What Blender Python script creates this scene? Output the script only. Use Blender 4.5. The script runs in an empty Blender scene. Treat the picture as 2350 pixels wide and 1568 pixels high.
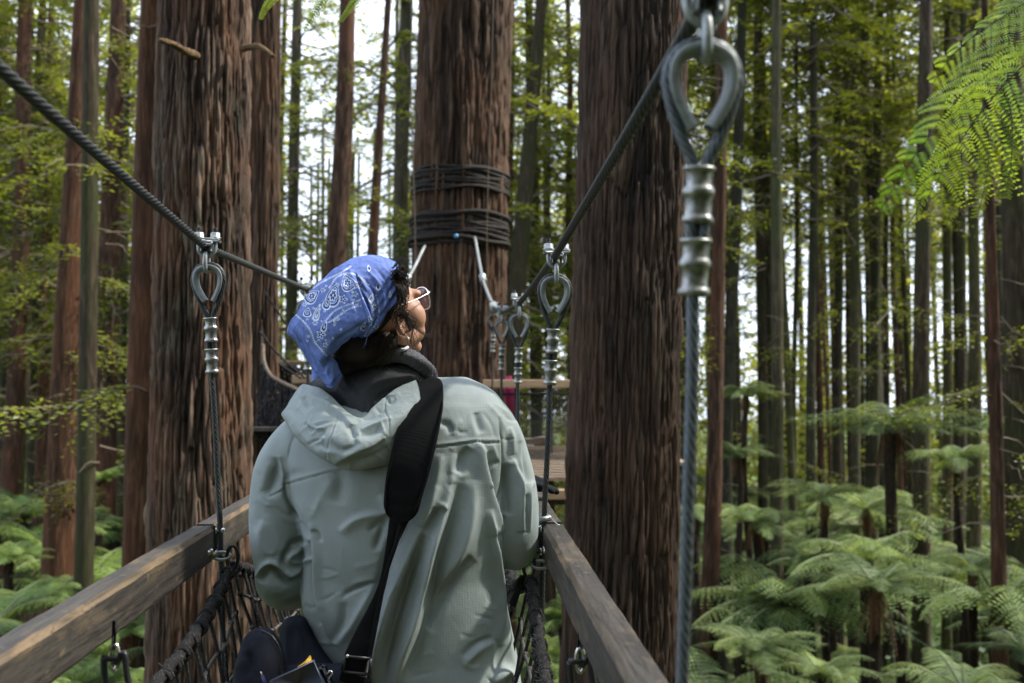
import bpy, math, random, time
import numpy as np
from mathutils import Vector, Matrix
PI = math.pi
rad = math.radians
RNG = np.random.default_rng(7)
SC = bpy.context.scene
COL = SC.collection
# ---------------------------------------------------------------- camera frame
FPX, CX, CY = 2284.0, 1175.0, 784.0      # focal length in photograph units, picture centre
PITCH = rad(4.0)
CAM = np.array([0.0, 0.0, 7.6])          # 7.6 m above the forest floor
FWD = np.array([0, math.cos(PITCH), math.sin(PITCH)])
UP = np.array([0, -math.sin(PITCH), math.cos(PITCH)])
RT = np.array([1.0, 0, 0])

def P(x, y, d):
    """world point seen at (x, y), d metres along the lens axis"""
    return CAM + d * (FWD + (x - CX) / FPX * RT - (y - CY) / FPX * UP)

def Q(x, y, Y):
    """world point seen at (x, y) on the upright plane Y metres ahead"""
    v = FWD + (x - CX) / FPX * RT - (y - CY) / FPX * UP
    return CAM + v * (Y / v[1])

def proj(v):
    r = v - CAM
    d = r @ FWD
    return CX + FPX * (r @ RT) / d, CY - FPX * (r @ UP) / d, d

# ---------------------------------------------------------------- noise
def _hash(ix, iy, iz, seed):
    h = (ix.astype(np.int64) * 374761393 + iy.astype(np.int64) * 668265263 + iz.astype(np.int64) * 2147483647 // 7 + seed * 974711)
    h = (h ^ (h >> 13)) * 1274126177
    h = h & 0xffffffff
    h = (h ^ (h >> 16)) * 2246822519 & 0xffffffff
    return ((h ^ (h >> 15)) & 0xffffff) / float(0xffffff)

def vnoise(p, seed=0):
    p = np.asarray(p, float)
    i = np.floor(p); f = p - i
    f = f * f * (3 - 2 * f)
    x, y, z = i[..., 0], i[..., 1], i[..., 2]
    r = 0
    for dx in (0, 1):
        wx = f[..., 0] if dx else 1 - f[..., 0]
        for dy in (0, 1):
            wy = f[..., 1] if dy else 1 - f[..., 1]
            for dz in (0, 1):
                wz = f[..., 2] if dz else 1 - f[..., 2]
                r = r + wx * wy * wz * _hash(x + dx, y + dy, z + dz, seed)
    return r * 2 - 1

def fbm(p, octs=4, seed=0):
    p = np.asarray(p, float); a = 1.0; r = 0; s = 0
    for k in range(octs):
        r = r + a * vnoise(p, seed + k * 17); s += a
        a *= 0.5; p = p * 2.03 + 11.3
    return r / s

# ---------------------------------------------------------------- meshes
class MB:
    """collects vertices and faces (quads or tris) with a material slot index"""
    def __init__(s):
        s.v = []; s.f = []; s.m = []; s.n = 0; s.a = []; s.has = False
    def add(s, v, f, m=0, a=None):
        v = np.asarray(v, float).reshape(-1, 3)
        f = np.asarray(f, int)
        if f.shape[1] == 3:
            f = np.hstack([f, -np.ones((len(f), 1), int)])
        fo = np.where(f >= 0, f + s.n, -1)
        s.v.append(v); s.f.append(fo); s.m.append(np.full(len(f), m)); s.n += len(v)
        s.a.append(np.ones(len(v)) if a is None else a); s.has = s.has or a is not None
        return s
    def merge(s, o, M=None, m=None):
        if not o.v: return s
        v = np.vstack(o.v); f = np.vstack(o.f); mm = np.concatenate(o.m)
        if M is not None:
            M = np.array(M); v = v @ M[:3, :3].T + M[:3, 3]
        s.v.append(v); s.f.append(np.where(f >= 0, f + s.n, -1)); s.m.append(mm if m is None else np.full(len(f), m)); s.n += len(v); s.a.append(np.concatenate(o.a)); s.has = s.has or o.has
        return s
    def mesh(s, name, mats, smooth=True):
        me = bpy.data.meshes.new(name)
        v = np.vstack(s.v); f = np.vstack(s.f); mi = np.concatenate(s.m)
        tri = f[:, 3] < 0
        cnt = np.where(tri, 3, 4)
        start = np.concatenate([[0], np.cumsum(cnt)[:-1]])
        li = f.reshape(-1); li = li[li >= 0]
        me.vertices.add(len(v)); me.vertices.foreach_set('co', v.astype(np.float32).ravel())
        me.loops.add(len(li)); me.loops.foreach_set('vertex_index', li.astype(np.int32))
        me.polygons.add(len(f)); me.polygons.foreach_set('loop_start', start.astype(np.int32))
        me.polygons.foreach_set('material_index', mi.astype(np.int32))
        me.polygons.foreach_set('use_smooth', np.full(len(f), bool(smooth)))
        if s.has: me.attributes.new('ridge', 'FLOAT', 'POINT').data.foreach_set('value', np.concatenate(s.a).astype(np.float32))
        me.update(calc_edges=True); me.validate()
        for m in (mats if isinstance(mats, (list, tuple)) else [mats]):
            me.materials.append(m)
        return me

def link(name, me, parent=None):
    o = bpy.data.objects.new(name, me); COL.objects.link(o)
    if parent is not None:
        o.parent = parent
        o.matrix_parent_inverse = Matrix.Identity(4)
    return o

def tag(o, label=None, cat=None, group=None, kind=None):
    if label: o['label'] = label
    if cat: o['category'] = cat
    if group: o['group'] = group
    if kind: o['kind'] = kind
    return o

def empty(name, loc=(0, 0, 0), label=None, cat=None, group=None):
    o = bpy.data.objects.new(name, None); COL.objects.link(o)
    o.location = loc; o.empty_display_size = .1
    return tag(o, label, cat, group)

def put(name, mb, mat, parent=None, smooth=True, world=True):
    """link an MB as ONE object; vertices given in world space go into the parent's space"""
    if parent is not None and world:
        L = np.array(parent.location); g_ = parent.parent
        while g_ is not None: L = L + np.array(g_.location); g_ = g_.parent
        for k in range(len(mb.v)): mb.v[k] = mb.v[k] - L
    return link(name, mb.mesh(name, mat, smooth), parent)

def copy_thing(o, label=None):
    c = o.copy(); COL.objects.link(c)
    for ch in o.children:
        d = ch.copy(); COL.objects.link(d); d.parent = c
        for g in ch.children:
            e = g.copy(); COL.objects.link(e); e.parent = d
    if label: c['label'] = label
    return c

def catmull(pts, n):
    p = np.asarray(pts, float)
    if len(p) == 2:
        t = np.linspace(0, 1, n)[:, None]; return p[0] * (1 - t) + p[1] * t
    q = np.vstack([2 * p[0] - p[1], p, 2 * p[-1] - p[-2]])
    d = np.linalg.norm(np.diff(p[:, :3], axis=0), axis=1) + 1e-9
    cum = np.concatenate([[0], np.cumsum(d)])
    s = np.linspace(0, cum[-1], n)
    k = np.clip(np.searchsorted(cum, s, 'right') - 1, 0, len(p) - 2)
    t = ((s - cum[k]) / d[k])[:, None]
    a, b, c, e = q[k], q[k + 1], q[k + 2], q[k + 3]
    return 0.5 * ((2 * b) + (-a + c) * t + (2 * a - 5 * b + 4 * c - e) * t ** 2 + (-a + 3 * b - 3 * c + e) * t ** 3)

def frames(path):
    p = np.asarray(path, float)
    t = np.gradient(p, axis=0); t /= np.linalg.norm(t, axis=1)[:, None] + 1e-12
    r = np.array([0, 0, 1.0]) if abs(t[0][2]) < .9 else np.array([0, 1.0, 0])
    n = np.zeros_like(p); b = np.zeros_like(p)
    u = r - t[0] * (r @ t[0]); u /= np.linalg.norm(u)
    for i in range(len(p)):
        u = u - t[i] * (u @ t[i]); u /= np.linalg.norm(u) + 1e-12
        n[i] = u; b[i] = np.cross(t[i], u)
    return t, n, b

def grid_faces(nu, nv, wrap=False, off=0):
    """nu rows of nv vertices"""
    w = nv if wrap else nv - 1
    i, j = np.meshgrid(np.arange(nu - 1), np.arange(w), indexing='ij')
    a = i * nv + j; b = i * nv + (j + 1) % nv
    return np.stack([a, b, b + nv, a + nv], -1).reshape(-1, 4) + off

def tube(path, r, sides=8, cap=True, prof=None, m=0, mb=None, sq=None):
    """prof(theta, s) -> radius factor, s = length along the path"""
    p = np.asarray(path, float); n = len(p)
    r = np.broadcast_to(np.asarray(r, float), (n,)) if np.ndim(r) else np.full(n, r)
    t, a, b = frames(p)
    th = np.linspace(0, 2 * PI, sides, endpoint=False)
    s = np.concatenate([[0], np.cumsum(np.linalg.norm(np.diff(p, axis=0), axis=1))])
    rr = r[:, None] * np.ones((1, sides))
    av = None
    if prof is not None:
        pv = prof(th[None, :], s[:, None]) * np.ones_like(rr); rr = rr * pv; av = ((pv - pv.min()) / (np.ptp(pv) + 1e-9)).ravel()
    ca, sa = np.cos(th), np.sin(th)
    if sq: sa = sa * sq
    v = p[:, None] + rr[..., None] * (ca[None, :, None] * a[:, None] + sa[None, :, None] * b[:, None])
    v = v.reshape(-1, 3); f = grid_faces(n, sides, True)
    mb = mb or MB()
    if cap:
        v = np.vstack([v, p[0], p[-1]]); c0 = n * sides
        k = np.arange(sides); k2 = (k + 1) % sides
        f0 = np.stack([np.full(sides, c0), k2, k, -np.ones(sides, int)], -1)
        f1 = np.stack([np.full(sides, c0 + 1), (n - 1) * sides + k, (n - 1) * sides + k2, -np.ones(sides, int)], -1)
        f = np.vstack([f, f0, f1])
    if av is not None: av = np.concatenate([av, np.ones(len(v) - len(av))])
    mb.add(v, f, m, av)
    return mb

def rope(path, R, lobes=6, lay=6.0, sides=36, depth=.16, step=None, mb=None):
    """laid wire rope: a lobed section turning along the path (lay = turn length in diameters)"""
    p = np.asarray(path, float)
    L = np.linalg.norm(np.diff(p, axis=0), axis=1).sum()
    step = step or R * 2 * lay / 26
    p = catmull(p, max(4, int(L / step)))
    k = 2 * PI / (lay * 2 * R)
    return tube(p, R, sides, True, lambda th, s: 1 - depth * (1 - np.abs(np.cos(lobes * .5 * (th + k * s)))) ** 1.0, mb=mb)

def box(c, s, R=None, bev=0.0, m=0, mb=None):
    """box with chamfered edges: centre, full sizes, 3x3 rotation"""
    mb = mb or MB()
    s = np.array(s, float) / 2; b = min(bev, s.min() * .45)
    vs = []; idx = {}
    for sx in (-1, 1):
        for sy in (-1, 1):
            for sz in (-1, 1):
                for ax in range(3):
                    v = np.array([sx, sy, sz]) * (s - b); v[ax] = (sx, sy, sz)[ax] * s[ax]
                    idx[(sx, sy, sz, ax)] = len(vs); vs.append(v)
    f = []
    if b <= 0:
        vs = [np.array([x, y, z]) * s for x in (-1, 1) for y in (-1, 1) for z in (-1, 1)]
        f = [[0, 1, 3, 2], [4, 6, 7, 5], [0, 4, 5, 1], [2, 3, 7, 6], [0, 2, 6, 4], [1, 5, 7, 3]]
    else:
        def key(ax, sg, u, v):
            q = [0, 0, 0]; q[ax] = sg; q[(ax + 1) % 3] = u; q[(ax + 2) % 3] = v; return tuple(q)
        for ax in range(3):
            for sg in (-1, 1):
                q = [idx[key(ax, sg, u, v) + (ax,)] for u, v in ((-1, -1), (1, -1), (1, 1), (-1, 1))]
                f.append(q if sg > 0 else q[::-1])
        for ax in range(3):       # edges parallel to axis ax
            a1, a2 = (ax + 1) % 3, (ax + 2) % 3
            for u in (-1, 1):
                for v in (-1, 1):
                    A, B = key(ax, -1, u, v), key(ax, 1, u, v)
                    q = [idx[A + (a1,)], idx[B + (a1,)], idx[B + (a2,)], idx[A + (a2,)]]
                    f.append(q if u * v > 0 else q[::-1])
        for sx in (-1, 1):
            for sy in (-1, 1):
                for sz in (-1, 1):
                    q = [idx[(sx, sy, sz, k)] for k in range(3)]
                    f.append((q if sx * sy * sz > 0 else q[::-1]) + [-1])
    vs = np.array(vs)
    if R is not None: vs = vs @ np.array(R).T
    mb.add(vs + np.array(c), np.array(f), m)
    return mb

def axes(t, up=(0, 0, 1)):
    t = np.asarray(t, float); t = t / np.linalg.norm(t)
    s = np.cross(t, up); s /= np.linalg.norm(s)
    u = np.cross(s, t)
    return np.stack([s, t, u], 1)       # columns: side, along, up

def lathe(prof, origin, axis=(0, 0, 1), sides=20, m=0, mb=None, fn=None):
    """prof: list of (radius, height)"""
    mb = mb or MB(); prof = np.array(prof, float)
    A = np.array(axis, float); A /= np.linalg.norm(A)
    u = np.cross(A, (0, 1, 0)) if abs(A[1]) < .9 else np.cross(A, (1, 0, 0)); u /= np.linalg.norm(u); w = np.cross(A, u)
    th = np.linspace(0, 2 * PI, sides, endpoint=False)
    k = 1 if fn is None else fn(th)
    ring = (np.cos(th) * k)[:, None] * u + (np.sin(th) * k)[:, None] * w
    v = np.array(origin) + prof[:, 0][:, None, None] * ring[None] + prof[:, 1][:, None, None] * A
    mb.add(v.reshape(-1, 3), grid_faces(len(prof), sides, True)[:, ::-1] if False else grid_faces(len(prof), sides, True), m)
    return mb

def evaluated(o, name, mats):
    dg = bpy.context.evaluated_depsgraph_get()
    me = bpy.data.meshes.new_from_object(o.evaluated_get(dg))
    me.name = name; me.materials.clear()
    for m in (mats if isinstance(mats, (list, tuple)) else [mats]): me.materials.append(m)
    return me

def remeshed(mb, name, voxel, mats, smooth_iter=6, factor=.5):
    """join overlapping closed shapes into one continuous skin"""
    me = mb.mesh('tmp', mats); o = bpy.data.objects.new('tmp', me); COL.objects.link(o)
    md = o.modifiers.new('r', 'REMESH'); md.mode = 'VOXEL'; md.voxel_size = voxel; md.use_smooth_shade = True
    if smooth_iter:
        sm = o.modifiers.new('s', 'SMOOTH'); sm.iterations = smooth_iter; sm.factor = factor
    bpy.context.view_layer.update()
    r = evaluated(o, name, mats)
    bpy.data.objects.remove(o); bpy.data.meshes.remove(me)
    return r

def get_co(me):
    a = np.empty(len(me.vertices) * 3, np.float32); me.vertices.foreach_get('co', a); return a.reshape(-1, 3).astype(float)
def get_no(me):
    a = np.empty(len(me.vertices) * 3, np.float32); me.vertices.foreach_get('normal', a); return a.reshape(-1, 3).astype(float)
def set_co(me, v):
    me.vertices.foreach_set('co', v.astype(np.float32).ravel()); me.update()

# ---------------------------------------------------------------- materials
def new_mat(name):
    m = bpy.data.materials.new(name); m.use_nodes = True
    nt = m.node_tree; nt.nodes.clear()
    out = nt.nodes.new('ShaderNodeOutputMaterial')
    return m, nt, out
def nd(nt, typ, **kw):
    n = nt.nodes.new(typ)
    for k, v in kw.items():
        if k in n.inputs: n.inputs[k].default_value = v
        else: setattr(n, k, v)
    return n
def ramp(nt, stops, fac=None, interp='LINEAR'):
    r = nt.nodes.new('ShaderNodeValToRGB'); r.color_ramp.interpolation = interp
    e = r.color_ramp.elements
    while len(e) < len(stops): e.new(.5)
    for i, (p, c) in enumerate(stops):
        e[i].position = p; e[i].color = tuple(c) + (1,) if len(c) == 3 else c
    if fac is not None: nt.links.new(fac, r.inputs[0])
    return r
def coords(nt, scale=(1, 1, 1), kind='Object', rot=(0, 0, 0)):
    tc = nt.nodes.new('ShaderNodeTexCoord'); mp = nt.nodes.new('ShaderNodeMapping')
    mp.inputs['Scale'].default_value = scale; mp.inputs['Rotation'].default_value = rot
    nt.links.new(tc.outputs[kind], mp.inputs['Vector']); return mp.outputs[0]
def noise(nt, vec, scale=5, detail=4, rough=.55, dist=0):
    n = nd(nt, 'ShaderNodeTexNoise'); n.inputs['Scale'].default_value = scale; n.inputs['Detail'].default_value = detail
    n.inputs['Roughness'].default_value = rough; n.inputs['Distortion'].default_value = dist
    nt.links.new(vec, n.inputs['Vector']); return n.outputs['Fac']
def mixc(nt, fac, a, b, mode='MIX'):
    m = nt.nodes.new('ShaderNodeMix'); m.data_type = 'RGBA'; m.blend_type = mode
    for s, v in ((0, fac), (6, a), (7, b)):
        if hasattr(v, 'node'): nt.links.new(v, m.inputs[s])
        else: m.inputs[s].default_value = v if s == 0 else (tuple(v) + (1,) if len(v) == 3 else v)
    return m.outputs[2]
def math_(nt, op, a, b=None, c=None, clamp=False):
    m = nt.nodes.new('ShaderNodeMath'); m.operation = op; m.use_clamp = clamp
    for i, v in enumerate((a, b, c)):
        if v is None: continue
        if hasattr(v, 'node'): nt.links.new(v, m.inputs[i])
        else: m.inputs[i].default_value = v
    return m.outputs[0]
def bump(nt, h, strength=.5, dist=.01, normal=None):
    b = nt.nodes.new('ShaderNodeBump'); b.inputs['Strength'].default_value = strength; b.inputs['Distance'].default_value = dist
    nt.links.new(h, b.inputs['Height'])
    if normal is not None: nt.links.new(normal, b.inputs['Normal'])
    return b.outputs[0]
def principled(nt, out, col, rough=.6, metal=0, normal=None, spec=.5, **kw):
    p = nt.nodes.new('ShaderNodeBsdfPrincipled')
    for k, v in (('Base Color', col), ('Roughness', rough), ('Metallic', metal), ('Specular IOR Level', spec)) + tuple(kw.items()):
        if hasattr(v, 'node'): nt.links.new(v, p.inputs[k])
        else: p.inputs[k].default_value = (tuple(v) + (1,)) if isinstance(v, (tuple, list)) and len(v) == 3 and 'Color' in k else v
    if normal is not None: nt.links.new(normal, p.inputs['Normal'])
    nt.links.new(p.outputs[0], out.inputs[0]); return p

def mat_simple(name, col, rough=.6, metal=0, nscale=30, namp=.25, bumpd=.001, spec=.5):
    m, nt, out = new_mat(name)
    v = coords(nt); n = noise(nt, v, nscale, 5)
    c = ramp(nt, [(.25, [k * (1 - namp) for k in col]), (.75, [min(1, k * (1 + namp)) for k in col])], n).outputs[0]
    principled(nt, out, c, rough, metal, bump(nt, n, .6, bumpd), spec)
    return m

def mat_bark(name, dark, mid, light, vs=(1, 1, .12), sc=26, moss=0.0, tint=None, bumps=.03, rnd=False):
    m, nt, out = new_mat(name)
    v = coords(nt, vs)
    n1 = noise(nt, v, sc, 6, .65, .6); n2 = noise(nt, coords(nt, (1, 1, .3)), 3.2, 3, .5)
    n3 = noise(nt, coords(nt, (1, 1, .05)), sc * 3.5, 3, .6)
    f = math_(nt, 'ADD', math_(nt, 'MULTIPLY', n1, .72), math_(nt, 'MULTIPLY', n3, .28))
    c = ramp(nt, [(.34, dark), (.5, mid), (.62, light)], f).outputs[0]
    c2 = mixc(nt, ramp(nt, [(.42, (0, 0, 0)), (.62, (1, 1, 1))], n2).outputs[0], c, tint or mid, 'MIX')
    c = mixc(nt, .45, c, c2)
    if moss:
        g = ramp(nt, [(.5 - moss * .2, (0, 0, 0)), (.62, (1, 1, 1))], noise(nt, coords(nt, (1, 1, .35)), 2.3, 5, .6)).outputs[0]
        c = mixc(nt, math_(nt, 'MULTIPLY', g, .7), c, (.035, .045, .014))
    if rnd:
        oi = nt.nodes.new('ShaderNodeObjectInfo')
        hv = nt.nodes.new('ShaderNodeHueSaturation'); nt.links.new(c, hv.inputs['Color'])
        nt.links.new(math_(nt, 'ADD', math_(nt, 'MULTIPLY', oi.outputs['Random'], .8), .6), hv.inputs['Value'])
        nt.links.new(math_(nt, 'ADD', math_(nt, 'MULTIPLY', math_(nt, 'FRACT', math_(nt, 'MULTIPLY', oi.outputs['Random'], 7.3)), .7), .55), hv.inputs['Saturation'])
        c = hv.outputs[0]
    principled(nt, out, c, .9, 0, bump(nt, f, 1.0, bumps * 1.4), .2)
    return m

def mat_leaf(name, dark, light, trans=.45, rough=.5, nscale=.8, tint=1.25, spec=.4, fine=18, rnd_=.18, yel=0.0):
    m, nt, out = new_mat(name)
    oi = nt.nodes.new('ShaderNodeObjectInfo')
    v = coords(nt)
    n = noise(nt, v, nscale, 3, .6); n2 = noise(nt, v, fine, 2, .5)
    f = math_(nt, 'ADD', math_(nt, 'MULTIPLY', n, .7), math_(nt, 'MULTIPLY', n2, .3))
    f = math_(nt, 'ADD', f, math_(nt, 'MULTIPLY', math_(nt, 'SUBTRACT', oi.outputs['Random'], .5), rnd_))
    c = ramp(nt, [(.36, dark), (.64, light)], f).outputs[0]
    if yel:
        y_ = noise(nt, coords(nt), 1.7, 3, .6)
        c = mixc(nt, math_(nt, 'MULTIPLY', ramp(nt, [(.52, (0, 0, 0)), (.68, (1, 1, 1))], y_).outputs[0], yel), c, (.30, .34, .06))
    p = nt.nodes.new('ShaderNodeBsdfPrincipled'); nt.links.new(c, p.inputs['Base Color'])
    p.inputs['Roughness'].default_value = rough; p.inputs['Specular IOR Level'].default_value = spec
    t = nt.nodes.new('ShaderNodeBsdfTranslucent')
    tc = mixc(nt, 1.0, c, (tint * 1.2, tint * 1.15, tint * .5, 1), 'MULTIPLY')
    nt.links.new(tc, t.inputs['Color'])
    ms = nt.nodes.new('ShaderNodeMixShader'); ms.inputs[0].default_value = trans
    nt.links.new(p.outputs[0], ms.inputs[1]); nt.links.new(t.outputs[0], ms.inputs[2])
    nt.links.new(ms.outputs[0], out.inputs[0])
    return m
# ================================================================ world, camera, light
SUN_EL, SUN_AZ = rad(50), rad(82)     # azimuth measured clockwise from +Y: ahead and to the right
w = bpy.data.worlds.new("World"); SC.world = w; w.use_nodes = True
nt = w.node_tree; nt.nodes.clear()
sky = nt.nodes.new('ShaderNodeTexSky'); sky.sky_type = 'NISHITA'; sky.sun_disc = False
sky.sun_elevation = SUN_EL; sky.sun_rotation = SUN_AZ; sky.air_density = 1.0; sky.dust_density = 2.2; sky.ozone_density = 1.0
# thin bright cloud over the blue
tc = nt.nodes.new('ShaderNodeTexCoord')
cn = noise(nt, tc.outputs['Generated'], 3.0, 5, .6)
cm = mixc(nt, ramp(nt, [(.3, (.55, .55, .55)), (.6, (.95, .95, .95))], cn).outputs[0], sky.outputs[0], (8.2, 9.1, 10.8))
bg = nt.nodes.new('ShaderNodeBackground'); bg.inputs['Strength'].default_value = .15
nt.links.new(cm, bg.inputs['Color'])
wo = nt.nodes.new('ShaderNodeOutputWorld'); nt.links.new(bg.outputs[0], wo.inputs[0])

sl = bpy.data.lights.new('sun', 'SUN'); sl.energy = 5.0; sl.angle = rad(3); sl.color = (1, .93, .8)
so = bpy.data.objects.new('sun', sl); COL.objects.link(so)
sd = Vector((math.sin(SUN_AZ) * math.cos(SUN_EL), math.cos(SUN_AZ) * math.cos(SUN_EL), math.sin(SUN_EL)))
so.rotation_euler = sd.to_track_quat('Z', 'Y').to_euler(); so.location = (0, 0, 40)

cd = bpy.data.cameras.new('camera'); cam = bpy.data.objects.new('camera', cd); COL.objects.link(cam)
cam.location = CAM; cam.rotation_euler = (PI / 2 + PITCH, 0, 0)
cd.sensor_width = 36; cd.lens = 36 * FPX / 2350; cd.clip_start = .05; cd.clip_end = 1500
cd.dof.use_dof = True; cd.dof.focus_distance = 2.12; cd.dof.aperture_fstop = 4.4; cd.dof.aperture_blades = 9
SC.camera = cam
SC.view_settings.view_transform = 'Standard'; SC.view_settings.look = 'None'; SC.view_settings.exposure = 0.85; SC.view_settings.gamma = 1
SC.render.engine = 'CYCLES'
cy = SC.cycles
cy.max_bounces = 7; cy.diffuse_bounces = 3; cy.glossy_bounces = 2; cy.transmission_bounces = 5; cy.transparent_max_bounces = 6
cy.caustics_reflective = False; cy.caustics_refractive = False; cy.use_denoising = True; cy.sample_clamp_indirect = 6
cy.use_adaptive_sampling = True; cy.adaptive_threshold = .015

# ================================================================ materials of the forest
M = {}
def bark_hi(name, cols, lichen=.0, tint=(.2, .075, .03)):
    m, nt, out = new_mat(name)
    at = nt.nodes.new('ShaderNodeAttribute'); at.attribute_name = 'ridge'
    n1 = noise(nt, coords(nt, (1, 1, .13)), 42, 7, .72, .5)
    n2 = noise(nt, coords(nt, (1, 1, .35)), 4.5, 4, .6)
    n3 = noise(nt, coords(nt, (1, 1, .2)), 14, 4, .6)
    f = math_(nt, 'ADD', math_(nt, 'MULTIPLY', at.outputs['Fac'], .5), math_(nt, 'MULTIPLY', n1, .5))
    c = ramp(nt, [(.22, cols[0]), (.42, cols[1]), (.58, cols[2]), (.78, cols[3])], f).outputs[0]
    c = mixc(nt, ramp(nt, [(.44, (0, 0, 0)), (.62, (.95,) * 3)], n2).outputs[0], c, mixc(nt, .55, c, tint))
    if lichen:
        g = ramp(nt, [(.56, (0, 0, 0)), (.68, (1, 1, 1))], n3).outputs[0]
        c = mixc(nt, math_(nt, 'MULTIPLY', math_(nt, 'MULTIPLY', g, at.outputs['Fac']), lichen), c, (.2, .2, .15))
    principled(nt, out, c, .85, 0, bump(nt, n1, .8, .008), .3)
    return m
M['bark_left'] = bark_hi('bark_grey_red', [(.006, .004, .003), (.026, .016, .011), (.088, .058, .043), (.21, .16, .12)], .6, (.15, .07, .038))
M['bark_mid'] = bark_hi('bark_brown', [(.005, .003, .002), (.021, .012, .008), (.058, .033, .021), (.12, .078, .052)], .2, (.125, .062, .034))
M['bark_right'] = bark_hi('bark_dark_red', [(.004, .0025, .002), (.014, .009, .006), (.040, .024, .016), (.09, .058, .04)], .15, (.085, .046, .030))
M['bark_a'] = mat_bark('bark_red', (.008, .005, .003), (.042, .023, .015), (.115, .07, .048), tint=(.12, .05, .028))
M['bark_b'] = mat_bark('bark_dark', (.009, .0065, .0045), (.040, .029, .020), (.105, .078, .054), moss=.4)
M['bark_e'] = mat_bark('bark_dark_red', (.010, .005, .003), (.05, .025, .015), (.13, .068, .038), tint=(.10, .04, .018))
M['bark_c'] = mat_bark('bark_grey', (.016, .013, .010), (.06, .050, .037), (.13, .11, .083), sc=14, moss=.3)
M['bark_d'] = mat_bark('bark_mossy', (.010, .008, .005), (.050, .040, .025), (.12, .096, .060), moss=.8, rnd=True)
M['twig'] = mat_simple('dead_twig', (.10, .075, .05), .8)
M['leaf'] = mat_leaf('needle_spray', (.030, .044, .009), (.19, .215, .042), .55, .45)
M['leaf_far'] = mat_leaf('sunlit_far_needles', (.09, .115, .025), (.40, .41, .10), .6, .5)  # albedo raised: sunlight on the far leaves is put into their colour
M['under'] = mat_leaf('undergrowth_leaf', (.022, .045, .022), (.10, .165, .075), .35, .5, fine=6)
M['fern'] = mat_leaf('tree_fern_leaf', (.032, .075, .02), (.26, .35, .13), .35, .55, nscale=1.1, fine=9, rnd_=.4, yel=.35)
M['fern_left'] = mat_leaf('ground_fern_leaf', (.06, .13, .025), (.25, .37, .10), .42, .5, nscale=1.1, fine=9, rnd_=.3, yel=.4)
M['fern_near'] = mat_leaf('near_frond_leaf', (.07, .15, .012), (.30, .42, .05), .55, .3, nscale=5, spec=.9, fine=60, yel=.5)
M['fern_yellow'] = mat_leaf('yellowing_frond', (.16, .16, .02), (.34, .30, .04), .35, .5)
M['fern_dead'] = mat_simple('dead_frond', (.15, .075, .035), .85)
M['fern_trunk'] = mat_bark('fern_trunk_fibre', (.006, .004, .003), (.025, .017, .011), (.06, .04, .025), (1, 1, .4), 30)
M['rachis'] = mat_simple('frond_stalk', (.05, .06, .02), .6)
M['rachis_dark'] = mat_simple('frond_stalk_dark', (.03, .022, .014), .6)
def mat_ground():
    m, nt, out = new_mat('forest_floor')
    v = coords(nt)
    n = noise(nt, v, .8, 8, .7); n2 = noise(nt, v, .09, 4, .6)
    c = ramp(nt, [(.3, (.018, .012, .007)), (.5, (.05, .04, .018)), (.65, (.06, .09, .022))], n).outputs[0]
    c = mixc(nt, ramp(nt, [(.4, (0, 0, 0)), (.6, (1, 1, 1))], n2).outputs[0], c, (.06, .10, .02))
    principled(nt, out, c, .95, 0, bump(nt, n, .8, .08), .2); return m
M['ground'] = mat_ground()

# ================================================================ ground
def ground_z(x, y):
    q = np.stack([np.asarray(x) * .05, np.asarray(y) * .05, np.zeros_like(np.asarray(x, float))], -1)
    return .7 * fbm(q, 3, 3) + .35
gx = np.concatenate([np.linspace(-700, -80, 20), np.linspace(-75, 75, 101), np.linspace(80, 700, 20)])
gy = np.concatenate([np.linspace(-200, -30, 10), np.linspace(-28, 120, 100), np.linspace(125, 900, 24)])
X, Y = np.meshgrid(gx, gy, indexing='ij')
g = MB(); g.add(np.stack([X, Y, ground_z(X, Y)], -1).reshape(-1, 3), grid_faces(len(gx), len(gy)))
tag(put('ground', g, M['ground']), 'forest floor of brown litter and moss', kind='structure')

# ================================================================ leaves, sprays and crowns
def leaf_quads(c, d, n, L, W, mb, m=0, bend=.0):
    """rhombic leaves at c along d with face normal n"""
    c = np.asarray(c); N = len(c)
    d = d / (np.linalg.norm(d, axis=1)[:, None] + 1e-9)
    s = np.cross(d, n); s /= np.linalg.norm(s, axis=1)[:, None] + 1e-9
    L = np.broadcast_to(L, (N,))[:, None]; W = np.broadcast_to(W, (N,))[:, None]
    v = np.stack([c, c + d * L * .45 + s * W * .5, c + d * L, c + d * L * .45 - s * W * .5], 1)
    mb.add(v.reshape(-1, 3), np.arange(4 * N).reshape(N, 4), m)

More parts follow.
